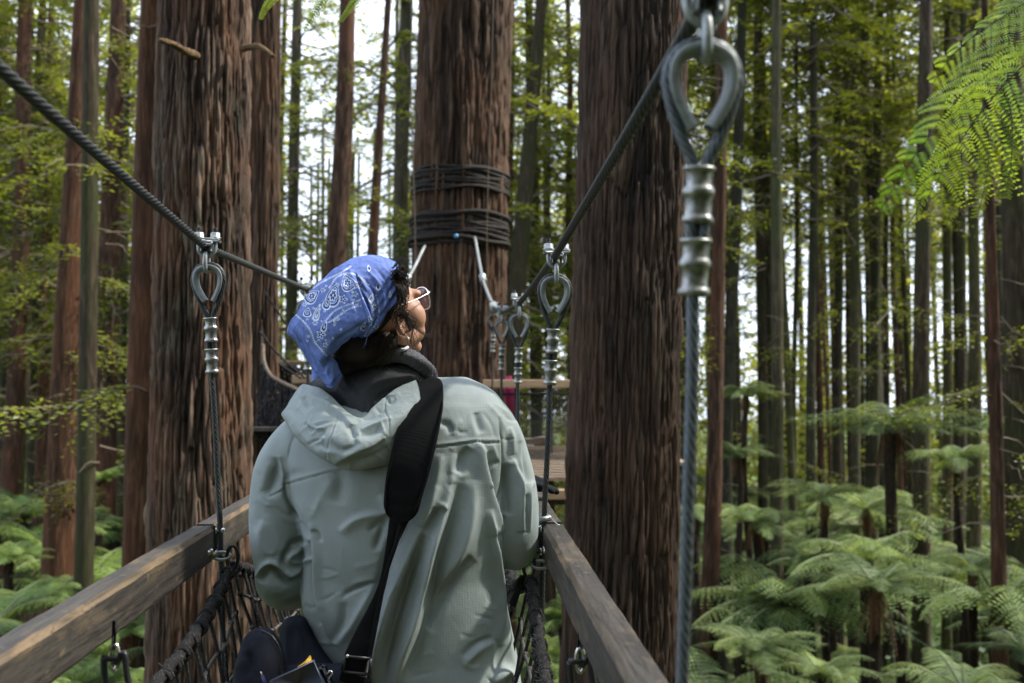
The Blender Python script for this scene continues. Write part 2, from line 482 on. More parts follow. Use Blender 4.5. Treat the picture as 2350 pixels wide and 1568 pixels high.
def conifer_crown(seed, z0, z1, nb, Lmax, leafL=.09, dens=1.0, droop=.25, sparse_low=True, thick=1.0):
    r = np.random.default_rng(seed); mb = MB()
    C, D, Nn, LL = [], [], [], []
    for b in range(nb):
        u = r.random()
        if sparse_low: u = u ** .8
        z = z0 + (z1 - z0) * u
        az = r.random() * 2 * PI
        L = Lmax * (.55 + .6 * r.random()) * (1 - .35 * u)
        if sparse_low and u < .25: L *= .75
        el = r.normal(-.05, .22)
        n = 10; t = np.linspace(0, 1, n)
        out = np.array([math.cos(az), math.sin(az), 0])
        pth = np.stack([out[0] * t * L, out[1] * t * L, z + math.sin(el) * t * L - droop * L * t ** 2 + .05 * L * np.sin(t * 7 + b)], -1)
        pth[:, :2] += r.normal(0, .03 * L, (n, 2)) * t[:, None]
        tube(pth, np.linspace(.02 + .006 * L, .004, n) * thick, 3, False, mb=mb, m=1)
        nt_ = int(30 * dens * L / 3)
        for k in range(nt_):
            s = .18 + .8 * r.random()
            if sparse_low and u < .2 and r.random() < .4: continue
            i = s * (n - 1); a = int(i); f = i - a
            base = pth[a] * (1 - f) + pth[min(a + 1, n - 1)] * f
            side = 1 if k % 2 else -1
            perp = np.array([-out[1], out[0], 0]) * side
            dr = out * .6 + perp * (.5 + .6 * r.random()) + np.array([0, 0, -.25 + .3 * r.normal()])
            dr /= np.linalg.norm(dr)
            l = L * .32 * (1.1 - s * .7) * (.5 + .8 * r.random())
            m_ = max(4, int(l / .045 * .9))
            q = np.linspace(.05, 1, m_)
            cc = base + dr * (q * l)[:, None]; cc[:, 2] -= .28 * l * q ** 2
            sd_ = np.where(np.arange(m_) % 2, 1, -1)[:, None]
            pp = np.cross(dr, [0, 0, 1.0]); pp /= np.linalg.norm(pp) + 1e-9
            dd = dr * .7 + pp * sd_ * .8 + r.normal(0, .15, (m_, 3))
            nn = np.array([0, 0, 1.0]) + r.normal(0, .4, (m_, 3))
            C.append(cc); D.append(dd); Nn.append(nn); LL.append(np.full(m_, leafL) * (.7 + .7 * r.random(m_)))
    C, D, Nn, LL = np.vstack(C), np.vstack(D), np.vstack(Nn), np.concatenate(LL)
    leaf_quads(C, D, Nn, LL, LL * .42, mb, 0)
    return mb

CROWNS = [conifer_crown(10 + k, 5.6 + .5 * (k % 3), 19.5, 42 + 5 * (k % 4), 2.9 + .35 * (k % 3), .115, 1.05).mesh('crown', [M['leaf'], M['twig']], False) for k in range(7)]
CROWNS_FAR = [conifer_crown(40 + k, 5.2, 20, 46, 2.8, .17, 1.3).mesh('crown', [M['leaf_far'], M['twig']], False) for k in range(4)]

LOWB = [conifer_crown(80 + k, 6.6, 12.5, 10, 1.7, .06, 3.6, .35, False, .4).mesh('low_branches', [M['leaf'], M['twig']], False) for k in range(3)]
def trunk_mb(pa, pb, ra, rb, ztop=25., seed=0, sides=18, rings=46, rough=.07, sway=.05):
    """trunk through world points pa (upper) and pb (lower), radii there; local to the ground point"""
    z0 = -.3
    z = np.linspace(z0, ztop, rings)
    k = (z - pb[2]) / (pa[2] - pb[2])
    ctr = np.stack([pb[0] + (pa[0] - pb[0]) * k, pb[1] + (pa[1] - pb[1]) * k, z], -1)
    r = rb + (ra - rb) * k
    r = np.clip(r, .35 * min(ra, rb), 2.0 * max(ra, rb))
    far = np.clip((z - pa[2]) / 12, 0, 1)
    r = r * (1 - .45 * far)
    r *= 1 + .5 * np.exp(-(z - z0) / .7)
    q = np.stack([z * .25, np.full_like(z, seed * 3.1), np.zeros_like(z)], -1)
    ctr[:, 0] += sway * vnoise(q, 5) ; ctr[:, 1] += sway * vnoise(q, 6)
    base = ctr[0].copy(); base[2] = 0
    th = np.linspace(0, 2 * PI, sides, endpoint=False)
    TH, Z = np.meshgrid(th, z)
    nn = fbm(np.stack([np.cos(TH) * 2.2, np.sin(TH) * 2.2, Z * .5 + seed], -1), 3, seed)
    RR = r[:, None] * (1 + rough * nn * 1.6)
    v = np.stack([ctr[:, 0][:, None] + RR * np.cos(TH), ctr[:, 1][:, None] + RR * np.sin(TH), Z], -1).reshape(-1, 3) - base
    mb = MB(); mb.add(v, grid_faces(rings, sides, True))
    return mb, base

def dead_twigs(mb, r, n, z0, z1, R, L=.9, m=1):
    for k in range(n):
        z = r.uniform(z0, z1); az = r.uniform(0, 2 * PI); l = L * r.uniform(.3, 1)
        t = np.linspace(0, 1, 6)[:, None]
        d = np.array([math.cos(az), math.sin(az), r.uniform(-.35, .15)])
        p = np.array([0, 0, z]) + d * t * (R + l) + np.array([0, 0, -.2 * l]) * t ** 2 + r.normal(0, .03, (6, 3)) * t
        tube(p, np.linspace(.012, .003, 6), 3, False, mb=mb, m=m)

TREE_N = [0]
def tree(label, xa, ya, xb, yb, Yd, wa, wb, bark='bark_b', crown=None, name='forest_tree', twigs=5, cs=1.0, cz=0.0, rough=.07, ztop=25.):
    """trunk through (xa, ya) above and (xb, yb) below, Yd metres ahead; widths wa, wb in picture units"""
    TREE_N[0] += 1; s = TREE_N[0]
    pa, pb = Q(xa, ya, Yd), Q(xb, yb, Yd)
    k = Yd / FPX / 2
    mb, base = trunk_mb(pa, pb, wa * k, wb * k, ztop, s, rough=rough, sides=24 if Yd < 15 else 14)
    root = empty(name, base, label, 'tree')
    r = np.random.default_rng(100 + s)
    if twigs: dead_twigs(mb, r, twigs, 5, 12, wb * k, .25 + Yd * .04)
    link('trunk', mb.mesh('trunk', [M[bark], M['twig']]), root)
    if crown is None:
        lb = link('low_branches', LOWB[s % 3], root); lb.rotation_euler = (0, 0, r.uniform(0, 6.28))
    if crown is not None:
        c = link('crown', crown if not isinstance(crown, int) else CROWNS[crown % len(CROWNS)], root)
        c.rotation_euler = (0, 0, r.uniform(0, 6.28)); c.scale = (cs, cs, cs * r.uniform(.95, 1.05))
        lean = (pa - pb) / (pa[2] - pb[2]); c.location = (lean[0] * 6, lean[1] * 6, cz + (5.0 if xa > 1600 and Yd > 17 else 0))
    return root

# ---- trees that can be told apart, left to right
tree('reddish slim trunk near the left edge, its foot hidden by ferns', 62, 0, 20, 1230, 22, 30, 42, 'bark_a', 0)
tree('thin grey trunk just right of the reddish slim trunk at the left edge', 92, 300, 70, 1170, 27, 20, 22, 'bark_c', 1)
tree('thin brown trunk between the reddish leftmost trunk and the dark twin trunk', 112, 400, 97, 1180, 30, 17, 20, 'bark_a', 2)
tree('dark furrowed redwood trunk leaning left, paired with a grey trunk', 182, 0, 135, 1290, 12, 34, 82, 'bark_e', None, twigs=8)
tree('grey lichened trunk standing in front of the dark leaning trunk', 212, 0, 195, 1340, 11, 36, 42, 'bark_b', None, twigs=7, rough=.04)
tree('broad reddish trunk between the grey lichened trunk and a thin bent trunk', 262, 300, 238, 1050, 18, 42, 54, 'bark_a', 3)
tree('thin brown trunk right of the broad reddish trunk, bare low down', 285, 400, 270, 1290, 20, 17, 24, 'bark_b', 4)
tree('very dark redwood trunk half hidden behind the big left redwood', 347, 0, 322, 1280, 8.6, 44, 74, 'bark_e', None, twigs=3)
tree('far pale trunk at the very left edge of the forest', 10, 200, 0, 900, 32, 15, 18, 'bark_a', 5)
tree('grey lichened trunk against the sky right of the twin stemmed redwood', 684, 0, 672, 700, 22, 23, 28, 'bark_c', 6, twigs=9)
tree('sturdy brown trunk above the blue headscarf, bare and straight', 792, 0, 768, 700, 14, 35, 50, 'bark_a', None, twigs=8)
tree('slim red trunk leaning right beside the wrapped redwood', 893, 0, 848, 680, 15, 15, 26, 'bark_a', None, twigs=10)
tree('grey mottled trunk just left of the wrapped redwood', 930, 0, 920, 600, 19, 30, 38, 'bark_c', 2, twigs=6)
tree('dark leaning trunk behind the wrapped redwood, seen right of it', 1238, 0, 1172, 800, 18, 26, 46, 'bark_b', 1)
tree('dark brown trunk just right of the near hanging rope', 1652, 400, 1636, 1430, 12.5, 30, 41, 'bark_a', None, twigs=8)
tree('mossy trunk behind and right of the dark brown trunk by the near rope', 1700, 200, 1667, 1080, 19, 24, 30, 'bark_d', 3)
tree('thin dark trunk between two mossy trunks, above the small left fern', 1742, 300, 1748, 1080, 26, 22, 22, 'bark_b', 4)
tree('straight mossy trunk rising above the pale tree fern', 1787, 0, 1787, 1100, 16, 21, 30, 'bark_d', None, twigs=9)
tree('very thin trunk right of the straight mossy trunk', 1830, 200, 1824, 900, 26, 9, 12, 'bark_b', 5)
tree('straight green-grey trunk ending above the pale tree fern', 1866, 0, 1865, 1080, 19, 16, 23, 'bark_d', 6, twigs=8)
tree('thin trunk in the bright gap left of the tall tree fern', 1925, 300, 1925, 860, 28, 17, 20, 'bark_b', 0)
tree('mossy straight trunk directly behind the tall tree fern crown, left one', 1961, 0, 1963, 900, 23, 18, 23, 'bark_d', 1)
tree('mossy straight trunk behind the middle of the tall tree fern crown', 2018, 50, 2008, 900, 24, 17, 24, 'bark_d', 2)
tree('thread thin trunk just right of centre of the tall tree fern', 2036, 200, 2034, 900, 30, 10, 13, 'bark_b', 3)
tree('thick dark trunk behind the right half of the tall tree fern', 2122, 300, 2118, 900, 16, 33, 37, 'bark_b', None, twigs=8)
tree('slim trunk hung over by the bright near fronds, left of two', 2176, 200, 2174, 950, 22, 17, 21, 'bark_d', 4)
tree('slim dark trunk hung over by the bright near fronds, right of two', 2206, 200, 2205, 950, 20, 15, 19, 'bark_b', 5)
tree('medium mossy trunk between the slim pair and the reddish right trunk', 2238, 200, 2236, 950, 18, 22, 29, 'bark_d', 6)
tree('reddish brown trunk rising from the bottom right ferns, slightly leaning', 2262, 400, 2300, 1568, 10.5, 21, 37, 'bark_a', None, twigs=14)
tree('thick dark trunk at the right edge behind the reddish trunk', 2322, 300, 2342, 1500, 12.5, 52, 70, 'bark_b', None, twigs=9, rough=.04)

# ---- trees of the forest behind: nothing tells one from the next
r = np.random.default_rng(3)
farm = []
for k in range(8):
    R0 = .075 + .018 * (k % 4)
    t_, _ = trunk_mb(np.array([r.uniform(-.25, .25), 0, 14.]), np.array([0, 0, 1.]), R0, R0 * 1.35, 22, 60 + k, 9, 24)
    dead_twigs(t_, r, 7, 3, 12, R0, 1.4)
    farm.append(t_.mesh('trunk', [M[('bark_d', 'bark_a', 'bark_d', 'bark_b')[k % 4]], M['twig']]))
placed = []
def try_place(Y, x, dmin):
    for (a, b) in placed:
        if (a - x) ** 2 + (b - Y) ** 2 < dmin ** 2: return False
    placed.append((x, Y)); return True
n = 0; tries = 0; FARN = 100
while n < FARN and tries < 4000:
    tries += 1
    Y_ = r.uniform(21, 62) if n % 3 else r.uniform(24, 40)
    px = r.uniform(-150, 2500)
    if 620 < px < 990 and r.random() < .8: continue
    x_ = (px - CX) / FPX * Y_
    if not try_place(Y_, x_, 1.5): continue
    z_ = float(ground_z(np.array([x_]), np.array([Y_]))[0]) - .3
    root = empty('distant_tree', (x_, Y_, z_), 'slim conifer of the far forest, one of many alike trunks', 'tree', 'slim conifers of the far forest')
    t_ = link('trunk', farm[n % 8], root); t_.rotation_euler = (0, 0, r.uniform(0, 6))
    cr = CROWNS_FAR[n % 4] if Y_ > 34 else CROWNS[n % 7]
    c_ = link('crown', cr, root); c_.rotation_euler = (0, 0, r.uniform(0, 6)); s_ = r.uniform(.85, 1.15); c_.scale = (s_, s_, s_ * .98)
    c_.location = (0, 0, r.uniform(-.5, 1.6) + (5.2 + .05 * (Y_ - 21) if px > 1560 else 0))
    n += 1

# ---- the wood beyond and around: one mass of leaves
def leaf_mass(seed, n, x0, x1, y0, y1, zfun, L, up=.5, keep=None):
    rr = np.random.default_rng(seed)
    x = rr.uniform(x0, x1, n); y = rr.uniform(y0, y1, n)
    c = np.stack([x, y, np.zeros(n)], -1)
    c[:, 2] = ground_z(x, y) + zfun(x, y, rr)
    cl = fbm(c * np.array([.45, .45, .6]), 3, seed)
    c = c[cl > rr.uniform(-.25, .25, n)]
    if keep is not None: c = c[keep(c, rr)]
    d = rr.normal(0, 1, c.shape); d[:, 2] *= .5
    nn = rr.normal(0, .6, c.shape) + np.array([0, 0, up])
    mb = MB(); l = L * rr.uniform(.6, 1.4, len(c)); leaf_quads(c, d, nn, l, l * .5, mb)
    return mb
def far_keep(c, q):
    x, z = c[:, 0], c[:, 2]; u = q.random(len(x))
    a = (x > -17) & (x < -6) & (z > 15) & (u < .85)
    b = (x > 9) & (z > 12) & (z < 25) & (u < .82)
    e = (x > 5) & (z >= 25) & (u < .6)
    return ~(a | b | e)
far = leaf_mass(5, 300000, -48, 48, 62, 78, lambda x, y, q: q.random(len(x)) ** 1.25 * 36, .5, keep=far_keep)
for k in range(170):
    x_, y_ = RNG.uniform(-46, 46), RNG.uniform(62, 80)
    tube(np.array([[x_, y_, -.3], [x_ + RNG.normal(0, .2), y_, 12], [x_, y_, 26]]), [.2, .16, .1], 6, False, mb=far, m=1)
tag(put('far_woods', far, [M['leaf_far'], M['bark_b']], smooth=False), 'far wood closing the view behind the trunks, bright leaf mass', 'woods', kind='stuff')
und = leaf_mass(6, 120000, -32, 32, 9, 62, lambda x, y, q: q.random(len(x)) ** 1.5 * (1.0 + 2.6 * np.clip(vnoise(np.stack([x * .3, y * .3, x * 0], -1), 9) + .35, 0, 1)), .17)
tag(put('undergrowth', und, M['under'], smooth=False), 'tangled dark green shrubs and saplings covering the forest floor', 'undergrowth', kind='stuff')

# ================================================================ ferns
def frond(path, width, npin=26, npl=12, mb=None, fold=.25, gap=.43, tipw=.12, droop=.25, m=0, r=None, rach=.006, mr=1, side_up=(0, 0, 1), env=None, sweep=.35, jit=.06, ww=1.25):
    """bipinnate frond along path; width = half breadth; pinnules as small leaves"""
    mb = mb or MB(); r = r or np.random.default_rng(1)
    p = catmull(path, npin + 2); t, _, _ = frames(p)
    Lp = np.linalg.norm(np.diff(p, axis=0), axis=1).mean()
    tube(catmull(path, 14), np.linspace(rach, rach * .25, 14), 4, False, mb=mb, m=mr)
    C, D, N_, LL, WW = [], [], [], [], []
    for i in range(1, npin + 1):
        s = i / (npin + 1)
        e = env(s) if env else (min(1, (s + .06) * 3.2) ** .8) * max(0.02, 1 - max(0, s - .28) / .72) ** .75
        for sd in (-1, 1):
            perp = np.cross(t[i], side_up); perp /= np.linalg.norm(perp) + 1e-9
            nrm = np.cross(perp, t[i])
            if nrm @ np.array(side_up) < 0: nrm = -nrm
            l = width * (e + tipw * .3) * r.uniform(.9, 1.08)
            d0 = perp * sd + t[i] * sweep - nrm * fold + r.normal(0, jit, 3); d0 /= np.linalg.norm(d0)
            k = max(3, int(npl * (.45 + .55 * e)))
            q = np.linspace(.04, 1, k)[:, None]
            pt = p[i] + d0 * q * l + np.array([0, 0, -droop * l]) * q ** 2
            dt = d0 + np.array([0, 0, -2 * droop]) * q; dt /= np.linalg.norm(dt, axis=1)[:, None]
            if k > 6: tube(pt[[0, k // 2, k - 1]], [rach * .3, rach * .2, rach * .1], 3, False, mb=mb, m=mr)
            across = np.cross(dt, nrm); across /= np.linalg.norm(across, axis=1)[:, None]
            wl = Lp * gap * (1.0 - .55 * q[:, 0] ** 2)      # pinnule length ~ pinna spacing
            for s2 in (-1, 1):
                C.append(pt); D.append(across * s2 + dt * .35); N_.append(np.broadcast_to(nrm, pt.shape) + r.normal(0, .12, pt.shape))
                LL.append(wl * .62 / .6); WW.append(np.full(k, l / k * ww))
    leaf_quads(np.vstack(C), np.vstack(D), np.vstack(N_), np.concatenate(LL), np.concatenate(WW), mb, m)
    return mb

def fern_crown(seed, L, nf, npin, npl, el=(.1, .9), curl=1.0, width=.24):
    r = np.random.default_rng(seed); mb = MB()
    for k in range(nf):
        az = k / nf * 2 * PI * 2.0 + r.uniform(-.25, .25) + (PI / nf if k >= nf / 2 else 0)
        e = r.uniform(*el); l = L * r.uniform(.8, 1.1)
        o = np.array([math.cos(az), math.sin(az), 0])
        tt = np.linspace(0, 1, 7)
        drop = curl * r.uniform(.75, 1.1)
        rr_ = l * (tt * math.cos(e) + .03); zz = l * (math.sin(e) * tt * 1.15 - drop * (.25 + .55 * e) * tt ** 2.3)
        p = o[None] * rr_[:, None]; p[:, 2] = zz
        p += np.cross(o, [0, 0, 1])[None] * (tt ** 2 * r.normal(0, .12) * l)[:, None]
        frond(p, l * width * r.uniform(.9, 1.1), npin, npl, mb, r=r, rach=.008)
    return mb

FC_MID = [fern_crown(300 + k, 1.0, 18 + k, 19, 9, (.0 + .1 * (k % 2), .75), .9 + .1 * k).mesh('crown', [M['fern'], M['rachis']], False) for k in range(3)]
FC_HI = [fern_crown(320 + k, 1.0, 17, 27, 18, (.1, .8), .95).mesh('crown', [M['fern'], M['rachis']], False) for k in range(2)]
FC_LEFT = [fern_crown(330 + k, 1.0, 18, 23, 12, (.15, .85), .9).mesh('crown', [M['fern_left'], M['rachis']], False) for k in range(2)]
def dead_skirt(seed):
    r = np.random.default_rng(seed); mb = MB()
    for k in range(7):
        az = r.uniform(0, 6.28); o = np.array([math.cos(az), math.sin(az), 0]); l = r.uniform(.35, .75)
        tt = np.linspace(0, 1, 6)
        p = o[None] * (.03 + .28 * l * np.sqrt(tt))[:, None]; p[:, 2] = -l * tt
        frond(p, .09, 14, 5, mb, r=r, rach=.006, side_up=tuple(o), fold=.5)
    return mb
SKIRT = [dead_skirt(k).mesh('dead_fronds', [M['fern_dead'], M['fern_dead']], False) for k in (1, 2)]

def tree_fern(label, x, y, Yd, Lpx, crown, trunk_w=24, name='tree_fern', skirt=True, yaw=None, tilt=0, squash=1.0, group=None):
    c = Q(x, y, Yd); L = Lpx * Yd / FPX
    g0 = float(ground_z(np.array([c[0]]), np.array([Yd]))[0])
    root = empty(name, (c[0], Yd, g0 - .1), label, 'fern', group)
    r = np.random.default_rng(int(x * 7 + y)); h = c[2] - g0 + .1
    rt = trunk_w * Yd / FPX / 2
    zz = np.linspace(0, h, 14); p = np.stack([.05 * np.sin(zz * 1.3 + x), .05 * np.cos(zz * 1.1 + y) - .05, zz], -1); p[-1] = (0, 0, h)
    tube(p, np.linspace(rt * 1.25, rt * .9, 14), 10, True, lambda th, s: 1 + .18 * np.sin(7 * th + 9 * s) + .1 * np.sin(3 * th - 23 * s), mb=(mb := MB()))
    link('trunk', mb.mesh('trunk', M['fern_trunk']), root)
    k = link('crown', crown, root); k.location = (0, 0, h); k.scale = (L, L, L * squash)
    k.rotation_euler = (tilt, 0, r.uniform(0, 6.28) if yaw is None else yaw)
    if skirt:
        s = link('dead_fronds', SKIRT[int(x) % 2], root); s.location = (0, 0, h); s.scale = (L * .9,) * 3; s.rotation_euler = (0, 0, r.uniform(0, 6))
    return root

tree_fern('tall tree fern with a wide arching crown above a bare black trunk', 2045, 975, 13, 225, FC_MID[0], 27, squash=.9)
tree_fern('small pale tree fern behind the mossy trunk, top left of the ferns', 1712, 905, 15.5, 95, FC_MID[1], 14)
tree_fern('pale tree fern in front of the mossy trunk bases', 1890, 1135, 13.5, 140, FC_MID[1], 18, squash=.8)
tree_fern('drooping tree fern beside the dark brown trunk, mid left of the ferns', 1730, 1190, 13, 150, FC_MID[2], 20, squash=.9)
tree_fern('tree fern behind the drooping fern, partly hidden by the dark brown trunk', 1690, 1040, 15.5, 120, FC_MID[0], 15)
tree_fern('bushy tree fern at mid right below the slim trunks', 2195, 1050, 14, 135, FC_MID[2], 16)
tree_fern('low tree fern left of the tall black fern trunk', 1985, 1165, 14.5, 130, FC_MID[0], 16)
tree_fern('large spreading tree fern low in front of the tall fern', 2010, 1345, 9.5, 235, FC_HI[0], 26, squash=.8)
tree_fern('flat tree fern at the lower left beside the hanging rope', 1735, 1480, 8.5, 185, FC_HI[1], 24, squash=.7)
tree_fern('bright green fern in the bottom right corner', 2215, 1590, 6.6, 215, FC_HI[0], 30, skirt=False, yaw=1.1)
tree_fern('fern crown behind the reddish right trunk near the right edge', 2230, 1300, 11, 120, FC_MID[1], 20)
tree_fern('fern clump low at the right edge below the thick dark trunk', 2345, 1490, 9, 140, FC_HI[1], 26, skirt=False)
tree_fern('fern crown squeezed between the near rope and the dark brown trunk', 1600, 1180, 14, 90, FC_MID[2], 18)
tree_fern('tree fern far back under the right edge trunks', 2300, 980, 17, 120, FC_MID[0], 15)
tree_fern('fern between the flat lower fern and the large spreading fern', 1880, 1545, 8.2, 150, FC_HI[0], 22, skirt=False)
tree_fern('fern between the low fern and the large spreading one, shaded', 1850, 1290, 12, 120, FC_MID[1], 18)
tree_fern('broad fern under the timber handrail at the left edge', -10, 1420, 7.6, 235, FC_LEFT[0], 34, skirt=False, yaw=.3, squash=.75)
tree_fern('fern peeking out between the handrail and the big left redwood', 330, 1440, 8.4, 130, FC_LEFT[1], 24, skirt=False)
tree_fern('fern crown glimpsed behind the thin brown trunk on the left', 232, 1100, 15, 85, FC_LEFT[0], 18)
tree_fern('dense pale fern at the foot of the reddish leftmost trunk', 20, 1280, 11, 120, FC_LEFT[1], 20)
tree_fern('bright fern below the handrail near the bottom left corner', 170, 1580, 7.0, 200, FC_LEFT[1], 26, skirt=False)
tree_fern('yellow-green fern under the left rail beside the redwood foot', 320, 1570, 7.4, 170, FC_LEFT[0], 26, skirt=False)
tree_fern('pale fern seen between the handrail and the walkway net on the right', 1290, 1420, 8.0, 120, FC_LEFT[1], 26, skirt=False)
tree_fern('bright fern seen through the gap beneath the far left walkway', 640, 870, 19, 60, FC_LEFT[0], 14, skirt=False)
tree_fern('fern seen beyond the far platform rail', 1255, 750, 19, 90, FC_LEFT[1], 14, skirt=False)
# lower ferns of the forest floor, alike and half hidden
r = np.random.default_rng(77)
k = 0
while k < 82:
    Y_ = r.uniform(10, 32); px = r.uniform(1560, 2420) if k % 3 else r.uniform(-60, 620)
    c = (px - CX) / FPX * Y_
    zt = r.uniform(1.6, 5.9)
    y_ = 944 + (CAM[2] - zt) / Y_ * FPX
    if y_ > 1640: continue
    tree_fern('one of many alike low ferns filling the forest floor', px, y_, Y_, 1.25 * r.uniform(.8, 1.2) / Y_ * FPX, (FC_MID[k % 3] if px > 1000 else FC_LEFT[k % 2]), .16 / Y_ * FPX, 'floor_fern', False, group='low ferns of the forest floor')
    k += 1

# ---- fronds that hang into the picture close by
def near_fronds():
    root = empty('hanging_fern_fronds', P(2500, -40, 3.6), 'bright green fern fronds hanging in from the upper right corner', 'fern fronds')
    r = np.random.default_rng(5)
    def one(pts, w, npin, side_up, **kw):
        mb = MB(); frond([P(*q) for q in pts], w, npin, kw.pop('npl', 22), mb, r=r, rach=.003, side_up=side_up, ww=.85, jit=.12, **kw)
        put('frond', mb, [M['fern_near'], M['rachis_dark']], root, False)
    one([(2560, -130, 3.7), (2400, 20, 3.7), (2230, 190, 3.75), (2090, 370, 3.9), (2010, 500, 4.0)], .20, 17, (0.1, -.8, .6), droop=.35, sweep=.55)
    one([(2540, 30, 3.4), (2350, 150, 3.45), (2220, 300, 3.6), (2120, 470, 3.7)], .26, 13, (0, -.9, .45), droop=.75, sweep=.3)
    one([(2500, -250, 3.5), (2440, -60, 3.4), (2330, 20, 3.4), (2200, 110, 3.5), (2130, 210, 3.6)], .16, 15, (0.2, -.8, .6), droop=.3, sweep=.6)
    one([(2310, 190, 3.5), (2322, 280, 3.5), (2320, 380, 3.5), (2308, 460, 3.5)], .045, 30, (0, -1, .1), droop=.1, npl=8, env=lambda s: 1 - .6 * s)
    one([(2255, 240, 3.6), (2270, 330, 3.6), (2262, 420, 3.6), (2240, 505, 3.6)], .045, 30, (0, -1, .1), droop=.1, npl=8, env=lambda s: 1 - .6 * s)
    one([(2200, 300, 3.7), (2208, 380, 3.7), (2195, 450, 3.7), (2170, 520, 3.7)], .040, 28, (0, -1, .1), droop=.1, npl=8, env=lambda s: 1 - .6 * s)
    one([(2125, 380, 3.8), (2120, 440, 3.8), (2095, 500, 3.8), (2060, 540, 3.8)], .030, 22, (0, -1, .1), droop=.1, npl=7, env=lambda s: 1 - .6 * s)
    one([(2362, 190, 3.4), (2375, 300, 3.4), (2370, 420, 3.4)], .05, 28, (0, -1, .1), droop=.1, npl=8, env=lambda s: 1 - .6 * s)
    return root
near_fronds()
def top_tips():
    root = empty('overhead_fern_tips', P(740, -120, 1.9), 'three small fern tips dangling from the top edge left of centre', 'fern fronds')
    r = np.random.default_rng(8)
    for pts in ([(660, -90, 1.9), (640, -30, 1.9), (610, 15, 1.9), (597, 45, 1.9)], [(780, -100, 1.9), (752, -20, 1.9), (722, 30, 1.9), (698, 72, 1.9)], [(880, -90, 1.9), (835, -20, 1.9), (805, 15, 1.9), (780, 50, 1.9)]):
        mb = MB(); frond([P(*q) for q in pts], .018, 26, 5, mb, r=r, rach=.0012, side_up=(0, -1, .1), droop=.05, env=lambda s: 1.15 - s, sweep=.6, gap=.9)
        put('frond', mb, [M['fern_near'], M['rachis']], root, False)
    mb = MB(); tube(catmull([P(600, -95, 1.9), P(740, -115, 1.9), P(960, -60, 1.95)], 12), .0016, 5, True, mb=mb); put('stalk', mb, M['rachis'], root)
top_tips()

# ---- unseen woods added behind and beside the viewer to shade the walkway
bk = MB()
for seed, box_ in ((71, (-7, 34, -30, -4)), (73, (9, 34, -6, 12))):
    x0, x1, y0, y1 = box_
    bk.merge(leaf_mass(seed, 60000 if seed == 71 else 22000, x0, x1, y0, y1, lambda x, y, q: 2 + q.random(len(x)) * 19, .75 if seed == 71 else .5))
for sd_, (x0, x1) in ((74, (-78, -30)), (75, (30, 78))):
    bk.merge(leaf_mass(sd_, 60000, x0, x1, 14, 80, lambda x, y, q: q.random(len(x)) ** 1.2 * 26, .55))
    for k in range(60):
        x_, y_ = RNG.uniform(x0, x1), RNG.uniform(16, 78)
        tube(np.array([[x_, y_, -.3], [x_, y_, 12], [x_, y_, 26]]), [.3, .24, .15], 8, False, mb=bk, m=1)
for k in range(60):
    x_, y_ = RNG.uniform(-10, 30), RNG.uniform(-28, -4)
    tube(np.array([[x_, y_, -.3], [x_, y_, 12], [x_, y_, 26]]), [.4, .32, .2], 8, False, mb=bk, m=1)
tag(put('unseen_shade_woods', bk, [M['leaf'], M['bark_b']], smooth=False), 'unseen woods added behind and beside the viewer, shading the walkway', 'woods', kind='stuff')

# ---- more bright ferns under the left rail
for i, (x, y, Yd, L) in enumerate([(90, 1500, 8.0, 190), (250, 1500, 9.5, 150), (30, 1600, 6.4, 200), (130, 1360, 11, 120), (300, 1480, 10.5, 110), (200, 1640, 6.6, 190), (60, 1180, 14, 110), (330, 1640, 7.0, 150), (1330, 1560, 7.6, 130), (1255, 1500, 9, 110)]):
    tree_fern('bright ground fern below the handrail, one of a crowd too alike to tell apart', x, y, Yd, L, FC_LEFT[i % 2], 22, 'rail_fern', False, group='bright ferns below the handrails')
# ================================================================ the big near redwoods
def plates(u, v, nu, seed):
    """cracked bark plates: F2 - F1 of cells, wrapping every nu cells in u"""
    iu, iv = np.floor(u), np.floor(v); f1 = np.full(u.shape, 9.0); f2 = f1.copy(); cell = np.zeros(u.shape)
    for a in (-1, 0, 1):
        for b in (-1, 0, 1):
            cu, cv = iu + a, iv + b; wu = np.mod(cu, nu); z = np.zeros_like(wu)
            px = cu + .12 + .76 * _hash(wu, cv, z, seed); py = cv + .1 + .8 * _hash(wu, cv, z, seed + 1)
            d = np.abs(u - px) * .9 + np.hypot(u - px, v - py) * .5; id_ = _hash(wu, cv, z, seed + 2)
            m = d < f1; f2 = np.where(m, f1, np.minimum(f2, d)); cell = np.where(m, id_, cell); f1 = np.where(m, d, f1)
    return f2 - f1, cell

